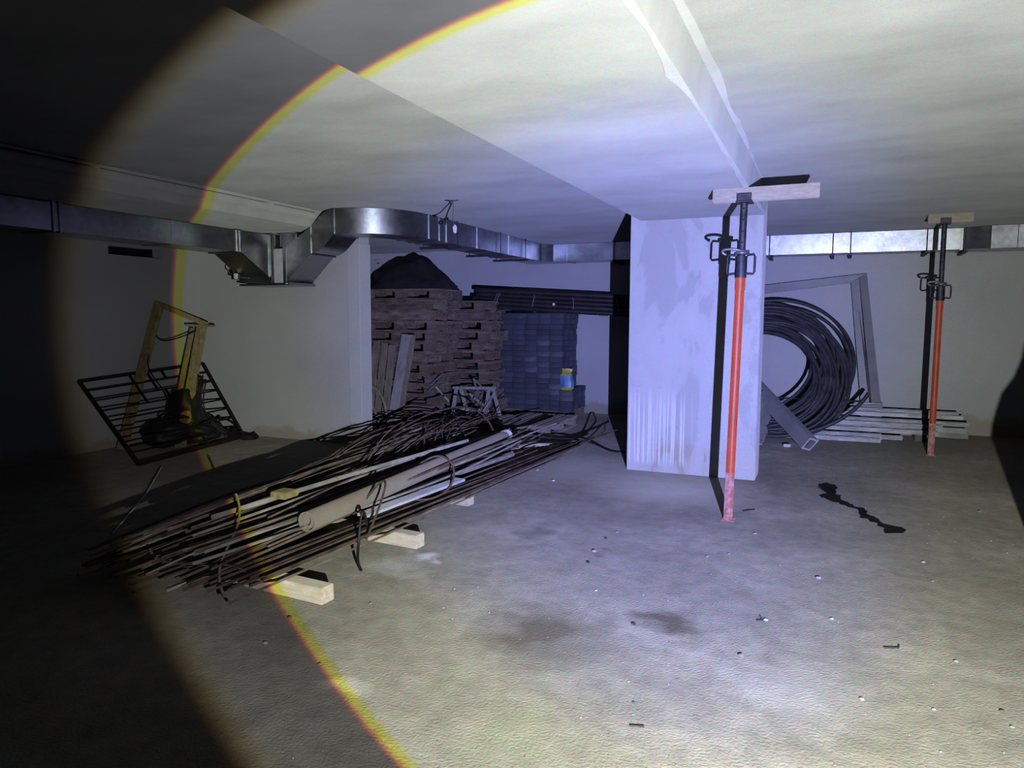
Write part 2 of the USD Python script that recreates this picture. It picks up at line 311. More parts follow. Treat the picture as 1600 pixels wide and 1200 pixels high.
part(t, 'flap', cbox(XL - .11, XL - .1, vent_y0 + .01, vent_y1 - .14, vent_z0 + .02, vent_z1 - .002, .002), 'black_steel')
part(t, 'frame', cat(box(XL - .12, XL - .0, vent_y1 - .13, vent_y1 - .12, vent_z0, vent_z1), box(XL - .15, XL - .14, vent_y1 - .12, vent_y1, vent_z0, vent_z1)), 'dark_steel')

# ------------------------------------------------------------------ ventilation duct
D = thing('air_duct', 'galvanized sheet metal duct hung under the ceiling along the left and back walls', 'duct')
def rect_ring(x0, x1, y0, y1, z0, z1, axis):
    if axis == 'y': return [(x1, y0, z1), (x1, y0, z0), (x0, y0, z0), (x0, y0, z1)]
    return [(x0, y0, z1), (x0, y0, z0), (x0, y1, z0), (x0, y1, z1)]
def grow(ring, g):
    r = np.asarray(ring, float); c = r.mean(0); d = r - c
    return c + d * (1 + g / (np.abs(d).max(0) + 1e-9)) * (np.abs(d) > 1e-6) + d * (np.abs(d) <= 1e-6)
def flange(ring, nrm, wth=.03, g=.016, name='flange'):
    r = np.asarray(grow(ring, g)); nrm = np.asarray(nrm, float)
    part(D, name, loft([r - nrm * wth / 2, r + nrm * wth / 2]), 'galvanized')
LX0, LX1, LZ0, LZ1 = -6.25, -5.85, 2.2, 2.425
seams = [-2.9, -.2, 2.1, 3.98, 5.14, 6.03]
for a, b in zip(seams[:-1], seams[1:]):
    part(D, 'duct_section', box(LX0, LX1, a + .004, b - .004, LZ0, LZ1), 'galvanized')
for y in seams[1:-2] + [4.035, 5.985, 6.03]:
    flange(rect_ring(LX0, LX1, y, y, LZ0, LZ1, 'y'), (0, 1, 0), .02, .012)
flange(rect_ring(LX0, LX1, 5.14, 5.14, LZ0, LZ1, 'y'), (0, 1, 0), .006, .005, 'seam')
s1 = rect_ring(LX0, LX1, 6.04, 6.04, LZ0, LZ1, 'y')
s2 = [(-5.79, 6.42, 2.415), (-5.79, 6.42, 1.93), (-6.22, 6.42, 1.93), (-6.22, 6.42, 2.415)]
part(D, 'transition', loft([s1, s2]), 'galvanized')
flange(s2, (0, 1, 0), .04, .02)
part(D, 'damper_box', box(-6.22, -5.76, 6.44, 6.9, 1.9, 2.42), 'galvanized')
part(D, 'damper_edge', cat(*[box(x, x + .02, 6.42, 6.44, 1.885, 2.425) for x in (-5.80, -5.765)]), 'aluminium')
part(D, 'base_tray', box(-6.24, -5.53, 6.40, 6.86, 1.855, 1.875), 'galvanized')
# pleated flexible joint
fx = np.linspace(-5.745, -5.585, 15)
part(D, 'flexible_joint', loft([[(x, 6.42 + o, 2.262 - o), (x, 6.42 + o, 1.885), (x, 6.84, 1.885), (x, 6.84, 2.262 - o)] for i, x in enumerate(fx) for o in [.010 * (i % 2)]]), 'pale_board')
s3 = [(-5.57, 6.40, 2.27), (-5.57, 6.40, 1.88), (-5.57, 6.84, 1.88), (-5.57, 6.84, 2.27)]
s4 = [(-5.02, 6.16, 2.435), (-5.02, 6.16, 2.165), (-5.02, 6.56, 2.165), (-5.02, 6.56, 2.435)]
flange(s3, (1, 0, 0), .03, .014)
part(D, 'taper', loft([s3, s4]), 'galvanized')
flange(s4, (1, 0, 0), .025, .012)
# S-shaped elbow rising to ceiling height
sec = []
for i in range(13):
    u = i / 12; x = -5.02 + .30 * u; e = u * u * (3 - 2 * u)
    dz = .182 * e; slope = .182 * 6 * u * (1 - u) / .30
    h = .27 * (1 - u) + .258 * u; c = np.array([x, 0, 2.30 + dz]); nv = np.array([-slope, 0, 1]) / math.hypot(slope, 1)
    top, bot = c + nv * h / 2, c - nv * h / 2
    sec.append([(top[0], 6.16, min(top[2], CZ - .003)), (bot[0], 6.16, bot[2]), (bot[0], 6.56, bot[2]), (top[0], 6.56, min(top[2], CZ - .003))])
part(D, 'offset_elbow', loft(sec), 'galvanized', smooth=40)
DZ0, DZ1 = 2.355, 2.612
flange([(-4.72, 6.16, DZ1 - .012), (-4.72, 6.16, DZ0), (-4.72, 6.56, DZ0), (-4.72, 6.56, DZ1 - .012)], (1, 0, 0), .025, .010)
# wide bend toward the back wall
bc = np.array([-4.75, 6.86]); Ro, Ri = .70, .30
sec = []
for i in range(25):
    a = -PI / 2 + i / 24 * PI / 2; d = np.array([math.cos(a), math.sin(a)])
    o, q = bc + d * Ro, bc + d * Ri
    sec.append([(*o, DZ1), (*o, DZ0), (*q, DZ0), (*q, DZ1)])
part(D, 'bend', loft(sec), 'galvanized', smooth=40)
ox, ix = bc[0] + Ro, bc[0] + Ri
for a, b in ((6.86, 7.18), (7.18, 8.12), (8.12, 9.08), (9.08, 10.02)):
    part(D, 'duct_section', box(ix, ox, a + .003, b - .003, DZ0, DZ1), 'galvanized')
for y in (6.95, 7.18, 7.34, 8.12, 9.08): flange([(ox, y, DZ1 - .012), (ox, y, DZ0), (ix, y, DZ0), (ix, y, DZ1 - .012)], (0, 1, 0), .02, .010)
# mitred corner, then along the back wall
cz = [(ox, 10.02), (ox, 10.30), (ox + .14, 10.43), (ox + .34, 10.43), (ox + .34, 10.83), (ix, 10.83), (ix, 10.02)]
cp = trimesh.creation.extrude_polygon(Polygon(cz), DZ1 - DZ0, engine='earcut'); cp.apply_translation((0, 0, DZ0)); part(D, 'corner_elbow', cp, 'galvanized')
xs = [ox + .34, -3.0, -1.4, -.04, 1.12, 1.42]
for a, b in zip(xs[:-1], xs[1:]): part(D, 'duct_section', box(a + .003, b - .003, 10.43, 10.83, DZ0, DZ1), 'galvanized')
for x in (ox + .35, -3.0, .176, 1.13): flange(rect_ring(x, x, 10.43, 10.83, DZ0, DZ1 - .012, 'x'), (1, 0, 0), .022, .010)
flange(rect_ring(-.04, 0, 10.43, 10.83, DZ0, DZ1 - .012, 'x'), (1, 0, 0), .008, .006, 'seam')
wide = [rect_ring(1.42, 0, 10.43, 10.83, DZ0, DZ1, 'x'), rect_ring(1.70, 0, 10.28, 10.83, DZ0 - .01, DZ1, 'x')]
part(D, 'transition', loft(wide), 'galvanized'); flange(rect_ring(1.42, 0, 10.43, 10.83, DZ0, DZ1 - .012, 'x'), (1, 0, 0), .03, .010)
for a, b in ((1.70, 1.97), (1.97, 4.15), (4.15, 7.4)): part(D, 'duct_section', box(a + .003, b - .003, 10.28, 10.83, DZ0 - .01, DZ1), 'galvanized')
# damper motor
mt = part(D, 'damper_motor', cbox(-6.30, -6.17, 6.33, 6.41, 1.93, 1.99, .006), 'black_steel')
part(mt, 'terminal', cat(cyl((-6.20, 6.325, 1.975), (-6.20, 6.29, 1.975), .018, 10), cyl((-6.20, 6.325, 1.945), (-6.20, 6.29, 1.945), .016, 10)), 'white_plastic', smooth=40)
part(mt, 'lever', cat(bar((-6.17, 6.35, 1.95), (-6.05, 6.36, 1.94), .02, .012), tube(spline([(-6.29, 6.35, 1.98), (-6.33, 6.33, 2.03), (-6.29, 6.32, 2.05), (-6.25, 6.33, 2.0)], 10), .006, 5)), 'aluminium')
bk = thing('duct_bracket', 'small open sheet metal bracket between the damper and the rising elbow', 'bracket')
part(bk, 'plate', box(-5.72, -5.44, 6.50, 6.506, 2.29, 2.43), 'galvanized')
part(bk, 'edge', cat(box(-5.45, -5.43, 6.44, 6.51, 2.29, 2.437), box(-5.72, -5.43, 6.44, 6.51, 2.425, 2.437)), 'galvanized')
part(bk, 'gusset', hull([(-5.45, 6.50, 2.29), (-5.45, 6.45, 2.29), (-5.56, 6.50, 2.42), (-5.45, 6.50, 2.42), (-5.45, 6.45, 2.42)]), 'galvanized')
# hangers: threaded rods with a rail beneath
hang = [(-.02, 10.40, 'first from the pillar, beside the duct seam'), (.19, 10.40, 'just right of the duct seam near the pillar'), (1.05, 10.40, 'behind the far orange prop'), (1.46, 10.40, 'right of the far orange prop'), (-2.95, 10.40, 'left of the pillar shadow on the back duct'), (-.80, 10.40, 'tight beside the pillar edge')]
for x, y, where in hang:
    t = thing('duct_hanger', 'thin steel duct hanger rod and rail, ' + where, 'hanger')
    for yy in (y, 10.86): part(t, 'rod', tube([(x, yy, 2.335), (x, yy, CZ)], .006, 6), 'dark_steel')
    part(t, 'rail', box(x - .02, x + .02, y - .08, 10.88, DZ0 - .045, DZ0 - .018), 'dark_steel')
for y, where in ((7.55, 'at the start of the straight duct run'), (8.75, 'midway along the duct run toward the back wall'), (9.6, 'nearest the duct corner at the back wall')):
    t = thing('duct_hanger', 'steel rail hanger under the duct, ' + where, 'hanger')
    for xx in (ox + .03, ix - .03): part(t, 'rod', tube([(xx, y, 2.32), (xx, y, CZ)], .006, 6), 'dark_steel')
    part(t, 'rail', box(ix - .07, ox + .06, y - .02, y + .02, DZ0 - .045, DZ0 - .018), 'dark_steel')

# ------------------------------------------------------------------ lamp wires hanging from the ceiling
t = thing('hanging_wires', 'two thin wires hanging from the ceiling with a dark holder and white tag', 'wires')
part(t, 'wire', tube(spline([(-3.40, 6.18, CZ), (-3.37, 6.19, 2.57), (-3.385, 6.18, 2.53), (-3.41, 6.17, 2.46), (-3.45, 6.15, 2.42)], 16), .006, 6), 'black_steel')
part(t, 'holder', lump((.024, .024, .020), 2, .1), 'black_steel', smooth=True)
UsdGeom.Xformable(stage.GetPrimAtPath(str(t.GetPath()) + '/holder')).AddTranslateOp().Set((-3.455, 6.15, 2.405))
part(t, 'wire', tube(spline([(-3.36, 6.19, CZ), (-3.345, 6.2, 2.55), (-3.35, 6.2, 2.47), (-3.335, 6.2, 2.38)], 14), .004, 6), 'pin_steel')
tg = lump((.022, .012, .038), 5, .35); tg.apply_translation((-3.33, 6.2, 2.345)); part(t, 'tag', tg, 'white_plastic', label='white tag')
part(t, 'hook', tube(spline([(-3.42, 6.17, CZ - .004), (-3.36, 6.19, CZ - .012), (-3.30, 6.22, CZ - .004)], 8), .005, 5), 'black_steel')
t = thing('junction_box', 'pale junction box in the alcove corner above the black sheet', 'box')
part(t, 'body', cbox(-7.44, -7.30, YB - .07, YB, 2.33, 2.52, .01), 'wall_paint'); part(t, 'cover', cbox(-7.43, -7.31, YB - .078, YB - .07, 2.34, 2.51, .003), 'wall_paint'); part(t, 'knob', cyl((-7.34, YB - .078, 2.45), (-7.34, YB - .095, 2.45), .012, 10), 'black_steel')
t = solo('cable_line', tube([(-7.03, YB - .006, 2.32), (-7.03, YB - .006, 2.02), (-7.04, YB - .006, 1.6)], .006, 6), 'dark_steel', 'thin dark seam line running down the back wall behind the pallet stack', 'cable')  # thin dark seam line on the back wall

# ------------------------------------------------------------------ props
def prop(base, top, label, scale_h):
    b, tp = np.asarray(base, float), np.asarray(top, float)
    ax = (tp - b) / np.linalg.norm(tp - b); L = np.linalg.norm(tp - b)
    t = thing('steel_prop', label, 'prop')
    at = lambda s: b + ax * s
    worn, ho = .36, scale_h
    part(t, 'base_plate', cbox(b[0] - .045, b[0] + .05, b[1] - .05, b[1] + .05, 0, .006, .002), 'worn_orange')
    part(t, 'outer_tube', cyl(at(worn), at(ho), .0325, 24), 'orange_paint', smooth=40, label='orange painted tube')
    part(t, 'worn_foot', cyl(at(.006), at(worn), .0328, 24), 'worn_orange', smooth=40, label='scuffed pinkish foot of the tube')
    part(t, 'band', cyl(at(ho - .09), at(ho), .0365, 24), 'orange_paint', smooth=40)
    part(t, 'collar', cyl(at(ho), at(ho + .155), .042, 24), 'dark_steel', smooth=40, label='dark threaded collar')
    part(t, 'inner_tube', cyl(at(ho + .155), at(L - .012), .0255, 20), 'dark_steel', smooth=40)
    for s in (-1, 1):
        x0, x1 = s * .040, s * .095
        loop = [(x0, .12), (x1 * .9, .125), (x1, .105), (x1, .0), (x1 * .9, -.015), (x0, -.01)]
        part(t, 'handle', tube([at(ho + .04 + z) + np.array([x, -.01, 0]) for x, z in loop], .0085, 8), 'dark_steel', smooth=60)
    c = at(ho + .175)
    ring = [c + np.array([.045 * math.cos(a), .045 * math.sin(a), 0]) for a in np.linspace(0, 2 * PI, 17)]
    part(t, 'ring', tube(ring, .010, 8), 'pin_steel', smooth=60)
    pin = spline([c + np.array([.05, .0, .012]), c + np.array([-.03, -.05, .022]), c + np.array([-.095, -.055, .026]), c + np.array([-.13, -.05, .012]), c + np.array([-.118, -.045, -.004]), c + np.array([-.10, -.044, -.010])], 22)
    part(t, 'locking_pin', tube(pin, .0105, 8), 'pin_steel', smooth=60, label='bent grey locking pin')
    p = at(L)
    part(t, 'head_plate', cat(cbox(p[0] - .05, p[0] + .06, p[1] - .06, p[1] + .06, p[2] - .012, p[2], .002), cbox(p[0] - .045, p[0] + .055, p[1] - .062, p[1] - .054, p[2] - .0, p[2] + .052, .002)), 'dark_steel')
    for k in range(7):
        q = at(ho + .25 + k * .08)
        if ho + .25 + k * .08 < L - .05: part(t, 'pin_hole', cyl(q + np.array([.002, -.0245, 0]), q + np.array([.002, -.0262, 0]), .007, 10), 'hole_dark')
    return t
prop((-.652, 5.5, 0), (-.605, 5.5, 2.335), 'tall orange steel prop standing in front of the white pillar', 1.795)
prop((1.06, 9.07, 0), (1.07, 9.07, 2.525), 'orange steel prop standing by the back wall beside the metal profiles', 1.70)
solo('timber_block', cbox(-.822, -.108, 5.46, 5.54, 2.336, 2.43, .005), 'plank_timber', 'pale timber offcut clamped under the beam by the tall prop', 'timber')
solo('timber_block', cbox(.91, 1.33, 9.03, 9.11, 2.527, CZ, .005), 'plank_timber', 'small timber offcut under the ceiling on top of the far prop', 'timber')

# ------------------------------------------------------------------ pallets (one built, others referenced)
def make_pallet(name, label, m, mats, group, boards=False):
    a, b_ = mats
    t = thing(name, label, 'pallet', m, group)
    for y in (-.35, 0, .35): part(t, 'bottom_board', cbox(-.6, .6, y - .05, y + .05, 0, .022, .003), b_)
    for x in (-.5275, 0, .5275):
        for y in (-.3275, 0, .3275): part(t, 'block', cbox(x - .0725, x + .0725, y - .0725 + .0225 * (y != 0), y + .0725, .022, .10, .003), a)
    for x in (-.5275, 0, .5275): part(t, 'cross_board', cbox(x - .0725, x + .0725, -.4, .4, .10, .122, .003), b_)
    for k, y in enumerate((-.3275, -.17, 0, .17, .3275)): part(t, 'deck_board', cbox(-.6, .6, y - (.0725 if k != 1 and k != 3 else .05), y + (.0725 if k != 1 and k != 3 else .05), .122, .144, .003), a if k % 2 else b_)
    if boards:
        for y in (-.402, .402): part(t, 'side_board', cbox(-.59, .56, y - .009, y + .009, .022, .118, .002), b_)
    return t
ORD = ['bottom', 'second', 'third', 'fourth', 'fifth', 'sixth', 'seventh', 'eighth', 'ninth', 'tenth', 'eleventh', 'twelfth', 'topmost']
rng = np.random.default_rng(11)
first, red, boarded = None, None, None
for s, (cx, cy, n, nm, jx) in enumerate(((-5.55, 8.91, 13, 'tall pallet stack under the black sheet', .03), (-5.14, 9.74, 12, 'pallet stack beside the dark block stack', .03))):
    for k in range(n):
        up = s == 0 and k >= 7
        x = cx + (.06 if up else 0) + rng.normal(0, jx * 1.4) - (.08 if s == 0 and k == 10 else 0); y = cy + rng.normal(0, .015)
        m = mat4((x, y, k * .1455), rng.normal(0, .045) + (PI if rng.random() < .5 else 0))
        lab = f'{ORD[k] if k < n - 1 else "topmost"} wooden pallet{" from the floor" if 0 < k < n - 1 else ""} in the {nm}'
        isred = k in (2, 5) or (s == 1 and k in (4, 6))
        if (s, k) in ((0, 11), (0, 10), (0, 6), (1, 10), (1, 2), (0, 1)):
            if boarded is None: boarded = make_pallet('boarded_pallet', lab, m, ('pallet_wood', 'pallet_wood'), 'pallets in the two stacks', True)
            else: dup(boarded, m, lab)
            continue
        src = red if isred else first
        if src is None:
            src = make_pallet('wooden_pallet' if not isred else 'reddish_pallet', lab, m, ('pallet_wood', 'pallet_wood') if not isred else ('pallet_red_wood', 'pallet_wood'), 'pallets in the two stacks')
            if isred: red = src
            else: first = src
        else: dup(src, m, lab)
make_pallet('wooden_pallet', 'weathered wooden pallet lying flat on the floor before the dark block stack', mat4((-3.60, 8.98, 0), PI / 2 + .02), ('floor_pallet_wood', 'floor_pallet_wood'), None)
make_pallet('wooden_pallet', 'wooden pallet lying flat left of the weathered one, under the bent rods', mat4((-4.47, 8.66, 0), PI / 2 - .06), ('pallet_wood', 'floor_pallet_wood'), None)

# black sheet heap on the tall stack
nx_, ny_ = 44, 26
def heap_h(x, y):
    pr = np.interp(x, [-.56, -.50, -.32, -.10, .06, .13, .20, .34, .48, .505], [.03, .17, .29, .345, .385, .395, .365, .24, .13, .02])
    ey = np.clip((y + .36) / .10, 0, 1) ** .5 * np.clip((.36 - y) / .20, 0, 1) ** .6
    bulge = .115 * np.clip(1 - ((x - .12) / .34) ** 4, 0, 1) ** .5 * np.clip(1 - ((y + .27) / .10) ** 2, 0, 1) ** .5
    fold = meshkit.fbm(np.c_[np.ravel(x) * 6, np.ravel(y) * 9, np.ravel(x) * 0 + 2], 3, 4).reshape(np.shape(x)) - .5
    return np.maximum(bulge, pr * ey * np.clip((y + .30) / .16, .25, 1) ** .6) * (1 + .30 * fold)
gx, gy = np.meshgrid(np.linspace(-.56, .505, nx_), np.linspace(-.36, .36, ny_), indexing='ij')
gz = heap_h(gx, gy); gz[0] = gz[-1] = 0; gz[:, 0] = gz[:, -1] = 0
tv = np.c_[gx.ravel(), gy.ravel(), np.maximum(gz, 0).ravel() + .003]; bv = np.c_[gx.ravel(), gy.ravel(), gx.ravel() * 0]
idx = np.arange(nx_ * ny_).reshape(nx_, ny_); q4 = np.stack([idx[:-1, :-1], idx[1:, :-1], idx[1:, 1:], idx[:-1, 1:]], -1).reshape(-1, 4)
rim = np.r_[idx[:, 0], idx[-1, 1:], idx[-2::-1, -1], idx[0, -2:0:-1]]; n_ = nx_ * ny_; rn = np.roll(rim, -1)
ff = np.vstack([q4[:, [0, 1, 2]], q4[:, [0, 2, 3]], q4[:, [0, 2, 1]] + n_, q4[:, [0, 3, 2]] + n_, np.c_[rim, rim + n_, rn], np.c_[rn, rim + n_, rn + n_]])
solo('folded_sheet', (lambda m_: (m_.apply_translation((-5.38, 8.86, 13 * .1455 - .001)), m_)[1])(trimesh.Trimesh(np.vstack([tv, bv]), ff, process=False)), 'black_sheet', 'black plastic sheet heaped on top of the tall pallet stack', 'plastic sheet', smooth=50)

# leaning planks, hose at the left of the stack
t = solo('plank', bar((-5.37, 8.17, .0), (-5.28, 8.44, 1.27), .15, .035, .004, up=(0, 1, 0)), 'grey_wood', 'grey weathered plank leaning upright on the front of the tall pallet stack', 'plank')
solo('plank', bar((-5.27, 8.19, .0), (-5.18, 8.45, 1.265), .055, .05, .004, up=(0, 1, 0)), 'leaning_wood', 'narrow brown batten leaning against the grey plank on the pallet stack', 'plank')
t = thing('leaning_pallet', 'brown boarded pallet standing on edge by the white partition end', 'pallet')
for k, x in enumerate((-5.80, -5.675, -5.55)): part(t, 'board', bar((x, 8.26, 0.0), (x + .03, 8.45, 1.18 - .03 * k), .105, .022, .003, up=(0, 1, 0)), 'leaning_wood')
for z in (.12, .60, 1.08): part(t, 'batten', bar((-5.86, 8.29 + z * .16, z), (-5.47, 8.29 + z * .16, z), .02, .08, .003), 'pallet_wood')
t = thing('garden_hose', 'dull yellow hose arching down beside the leaning planks to the floor', 'hose')
part(t, 'loop', tube(spline([(-5.72, 8.10, .30), (-5.62, 8.10, .58), (-5.53, 8.10, .52), (-5.40, 8.08, .30), (-5.30, 8.05, .03), (-5.1, 7.98, .017), (-4.85, 7.95, .017)], 40), .017, 8), 'hose', smooth=60)
part(t, 'loop', tube(spline([(-5.75, 8.05, .52), (-5.62, 8.06, .36), (-5.50, 8.04, .16), (-5.45, 8.02, .02), (-5.6, 7.95, .017)], 30), .016, 8), 'hose', smooth=60)
part(t, 'loop', tube(spline([(-5.72, 8.04, .40), (-5.62, 8.02, .20), (-5.60, 8.0, .02), (-5.68, 7.95, .017)], 24), .015, 8), 'hose', smooth=60)

# ------------------------------------------------------------------ dark paving blocks
rng = np.random.default_rng(21)
BL, BW, BH = .196, .097, .0795
def block_mesh(): return cbox(-BL / 2, BL / 2, -BW / 2, BW / 2, 0, BH, .004)
proto = {}
def put_block(x, y, z, rz, key, lab, grp, own):
    m = mat4((x, y, z), rz); lab = own
    k = (key, grp)
    if k not in proto:
        t = thing('paving_block', lab, 'block', m, grp); part(t, 'body', block_mesh(), key); proto[k] = t
    else: dup(proto[k], m, own)
solo('block_pallet', cat(*[cbox(-4.62, -3.50, y, y + .1, .10, .12, .003) for y in (10.02, 10.2, 10.38, 10.56, 10.74)], *[cbox(x, x + .1, 10.02, 10.84, 0, .10, .003) for x in (-4.6, -4.12, -3.62)]), 'pallet_wood', 'low wooden pallet under the tall dark block stack', 'pallet')
bx, by, bz = -4.62, 10.03, .121
for r in range(18):
    off = rng.normal(0, .006); sh = .012 * (17 - r) / 17
    row = f'{nth(r + 1)} row up'; lab, grp = '', 'navy paving blocks in the tall stack'; NTH = ['first', 'second', 'third', 'fourth', 'fifth']
    z = bz + r * (BH + .0012)
    if r > 15: off += .02
    for k in range(5):
        dusty = (k >= 2 and rng.random() < .42 and 2 < r < 15)
        put_block(bx + .005 + off + sh + (k + .5) * .1985, by + BW / 2 + rng.normal(0, .005), z + 0, rng.normal(0, .012), 'dusty_navy_block' if dusty else 'navy_block', '', ('dusty ' if dusty else '') + grp, f'{"dusty" if dusty else "navy"} paver, tall stack front, {row}, {NTH[k]} from left')
    nx = 5
    xr = bx + off + sh + nx * .1985 - BW / 2 + .004
    for k in range(3):
        put_block(xr + rng.normal(0, .006), by + .105 + (k + .5) * .1985, z, PI / 2 + rng.normal(0, .012), 'navy_block', lab, grp, f'navy paver, tall stack right side, {row}, {NTH[k]} behind the front')
        put_block(bx + off + sh + BW / 2 + .006 + rng.normal(0, .004), by + .105 + (k + .5) * .1985, z, PI / 2 + rng.normal(0, .012), 'navy_block', lab, grp, f'navy paver, tall stack left side, {row}, {NTH[k]} behind the front')
for r in range(4):
    z = bz + r * (BH + .0012)
    row = f'{nth(r + 1)} row up'; lab, grp = '', 'navy paving blocks in the low step'
    for k in range(4):
        put_block(-3.567 + rng.normal(0, .004), 9.985 + (k + .5) * .1985 + .1, z, PI / 2 + rng.normal(0, .01), 'navy_block', lab, grp, f'navy paver, low step right side, {row}, {NTH[k]} behind the front')
    put_block(-3.525 + rng.normal(0, .004), 10.02, z, rng.normal(0, .01), 'dusty_navy_block' if r > 1 else 'navy_block', '', ('dusty ' if r > 1 else '') + grp, f'{"dusty" if r > 1 else "navy"} paver on the front corner of the low step, {row}')

# plastic bag on the low step
bagz = bz + 4 * (BH + .0012)
t = thing('plastic_bag', 'yellow and blue plastic bag standing on the low block step', 'bag', mat4((-3.53, 10.03, bagz), .25))
rings = []
for u in np.linspace(0, 1, 16):
    w_ = np.interp(u, [0, .08, .35, .7, .82, .9, 1], [.075, .095, .10, .092, .062, .072, .085]); d_ = np.interp(u, [0, .1, .4, .75, .85, 1], [.04, .055, .05, .035, .012, .008])
    rings.append([(w_ * math.copysign(abs(math.cos(a)) ** .7, math.cos(a)) + .01 * math.sin(u * 7), d_ * math.copysign(abs(math.sin(a)) ** .7, math.sin(a)), u * .31 + .012 * math.sin(3 * a) * (u > .85)) for a in np.linspace(0, 2 * PI, 20, endpoint=False)])
part(t, 'body', loft(rings), 'yellow_plastic', smooth=40, label='yellow plastic')
rg = []
for u in np.linspace(.14, .68, 8):
    w_ = np.interp(u, [0, .08, .35, .7], [.075, .095, .10, .092]); d_ = np.interp(u, [0, .1, .4, .75], [.04, .055, .05, .035])
    rg.append([(w_ * math.copysign(abs(math.cos(a)) ** .7, math.cos(a)) * k + .01 * math.sin(u * 7), d_ * math.copysign(abs(math.sin(a)) ** .7, math.sin(a)) * k, u * .31) for k in (1.01, 1.05) for a in (np.linspace(PI * 1.12, PI * 1.88, 10) if k < 1.02 else np.linspace(PI * 1.88, PI * 1.12, 10))])
part(t, 'print', loft(rg), 'blue_plastic', smooth=40, label='blue printed panel')

# tube bundle on the blocks
t = thing('tube_bundle', 'dark brown bundle of long plastic tubes tied with wire on the block stack', 'tubes')
rng = np.random.default_rng(3)
ctr0, ctr1 = np.array([-4.98, 9.98, 1.80]), np.array([-2.35, 10.2, 1.655])
ax = (ctr1 - ctr0) / np.linalg.norm(ctr1 - ctr0); sx = np.array([0, 1.0, 0]); sz = np.array([0, 0, 1.0])
offs = [(a * .070 + (b % 2) * .035, b * .060) for b in range(-2, 3) for a in range(-2, 2)]
for k, (oy, oz) in enumerate(offs):
    st = rng.uniform(-.02, .10) if oz > -.1 else rng.uniform(.15, .35)
    p0 = ctr0 + ax * st + sx * oy + sz * (oz - .0); p1 = ctr1 - ax * rng.uniform(0, .25) + sx * oy + sz * (oz - .0)
    part(t, 'plastic_tube', pipe(p0, p1, .034, .028, 12), 'bundle_tube', smooth=40)
for s in (.38, .43, .95, 1.55, 2.2):
    c = ctr0 + ax * s + sz * -.0; rgp = [c + sx * (.175 * math.cos(a)) + sz * (.158 * math.sin(a)) + ax * (.03 * math.sin(a * 2 + s * 9)) for a in np.linspace(0, 2 * PI, 25)]
    part(t, 'tie_wire', tube(rgp, .004, 5), 'grey_rod')
part(t, 'tie_wire', tube(spline([ctr0 + ax * 2.1 + np.array([0, -.15, -.12]), ctr0 + ax * 2.0 + np.array([0, -.17, -.17]), ctr0 + ax * 1.93 + np.array([0, -.16, -.15]), ctr0 + ax * 2.03 + np.array([0, -.15, -.12]), ctr0 + ax * 2.15 + np.array([0, -.15, -.08])], 16), .006, 5), 'grey_rod')
kb = lump((.022, .02, .022), 3, .2); kb.apply_translation(ctr0 + ax * 1.28 + np.array([0, -.165, -.03])); part(t, 'tag', kb, 'white_plastic', smooth=True)

# trestle, dustpan scrap on the flat pallet
t = thing('small_trestle', 'small rickety wooden trestle frame standing on the pallet by the stacks', 'trestle', mat4((-4.42, 8.80, .145), .12))
for x in (-.27, .20):
    part(t, 'leg', bar((x, -.19, 0), (x + .02, -.07, .40), .045, .035), 'grey_wood'); part(t, 'leg', bar((x + .10, .17, 0), (x + .05, -.0, .40), .045, .035), 'grey_wood')
part(t, 'top_rail', bar((-.30, -.06, .40), (.30, -.03, .41), .07, .035), 'grey_wood'); part(t, 'rail', bar((-.28, -.14, .13), (.24, -.13, .11), .03, .04), 'grey_wood')
part(t, 'brace', bar((-.05, -.10, .33), (.22, -.13, .14), .03, .025), 'grey_wood'); part(t, 'brace', bar((.20, -.12, .12), (.30, -.09, .36), .03, .025), 'grey_wood'); part(t, 'brace', bar((.05, -.02, .34), (-.05, .06, .52), .025, .02), 'leaning_wood'); part(t, 'brace', bar((-.05, .06, .52), (.16, .0, .36), .022, .02), 'leaning_wood')
t = thing('dustpan', 'grey metal scoop with a thin handle leaning on the pallet stack', 'scoop', mat4((-4.80, 8.44, .60), .3))
part(t, 'pan', loft([[(-.13, 0, -.06), (-.12, -.07, -.09), (.02, -.07, .03), (.01, 0, .06)], [(-.125, .005, -.055), (-.115, -.06, -.085), (.02, -.06, .036), (.015, .005, .065)]]), 'frame_grey')
part(t, 'lip', bar((-.10, .02, .00), (.04, .02, .13), .11, .012), 'frame_grey'); part(t, 'handle', tube([(-.02, -.05, -.02), (.17, -.10, -.21)], .011, 8), 'grey_rod')
solo('crate', cat(cbox(-4.86, -4.55, 7.98, 8.14, .0, .11, .004), cbox(-4.84, -4.57, 7.99, 8.13, .11, .118, .002)), 'grey_wood', 'short pale wooden beam end lying beside the leftmost flat pallet', 'timber')

# ------------------------------------------------------------------ long pile of rods on floor sleepers
sl = [((-3.72, 3.08), (-2.37, 2.99)), ((-4.26, 4.12), (-2.40, 3.98)), ((-4.34, 5.22), (-2.585, 5.07)), ((-4.45, 6.62), (-2.80, 6.50)), ((-4.5, 7.6), (-2.83, 7.54))]
names = ['nearest the camera', 'second from the near end', 'third from the near end', 'fourth from the near end', 'farthest from the camera']
for (a, b), nm in zip(sl, names):
    solo('sleeper', bar((*a, .046), (*b, .046), .095, .09, .006), 'pale_timber', f'square timber sleeper on the floor under the rod pile, {nm}', 'timber')
rng = np.random.default_rng(77)
def rod(pts, r, m, lab, grp, name='steel_rod', sides=6):
    solo(name, tube(pts, r, sides), m, lab, 'rod', grp, smooth=60)
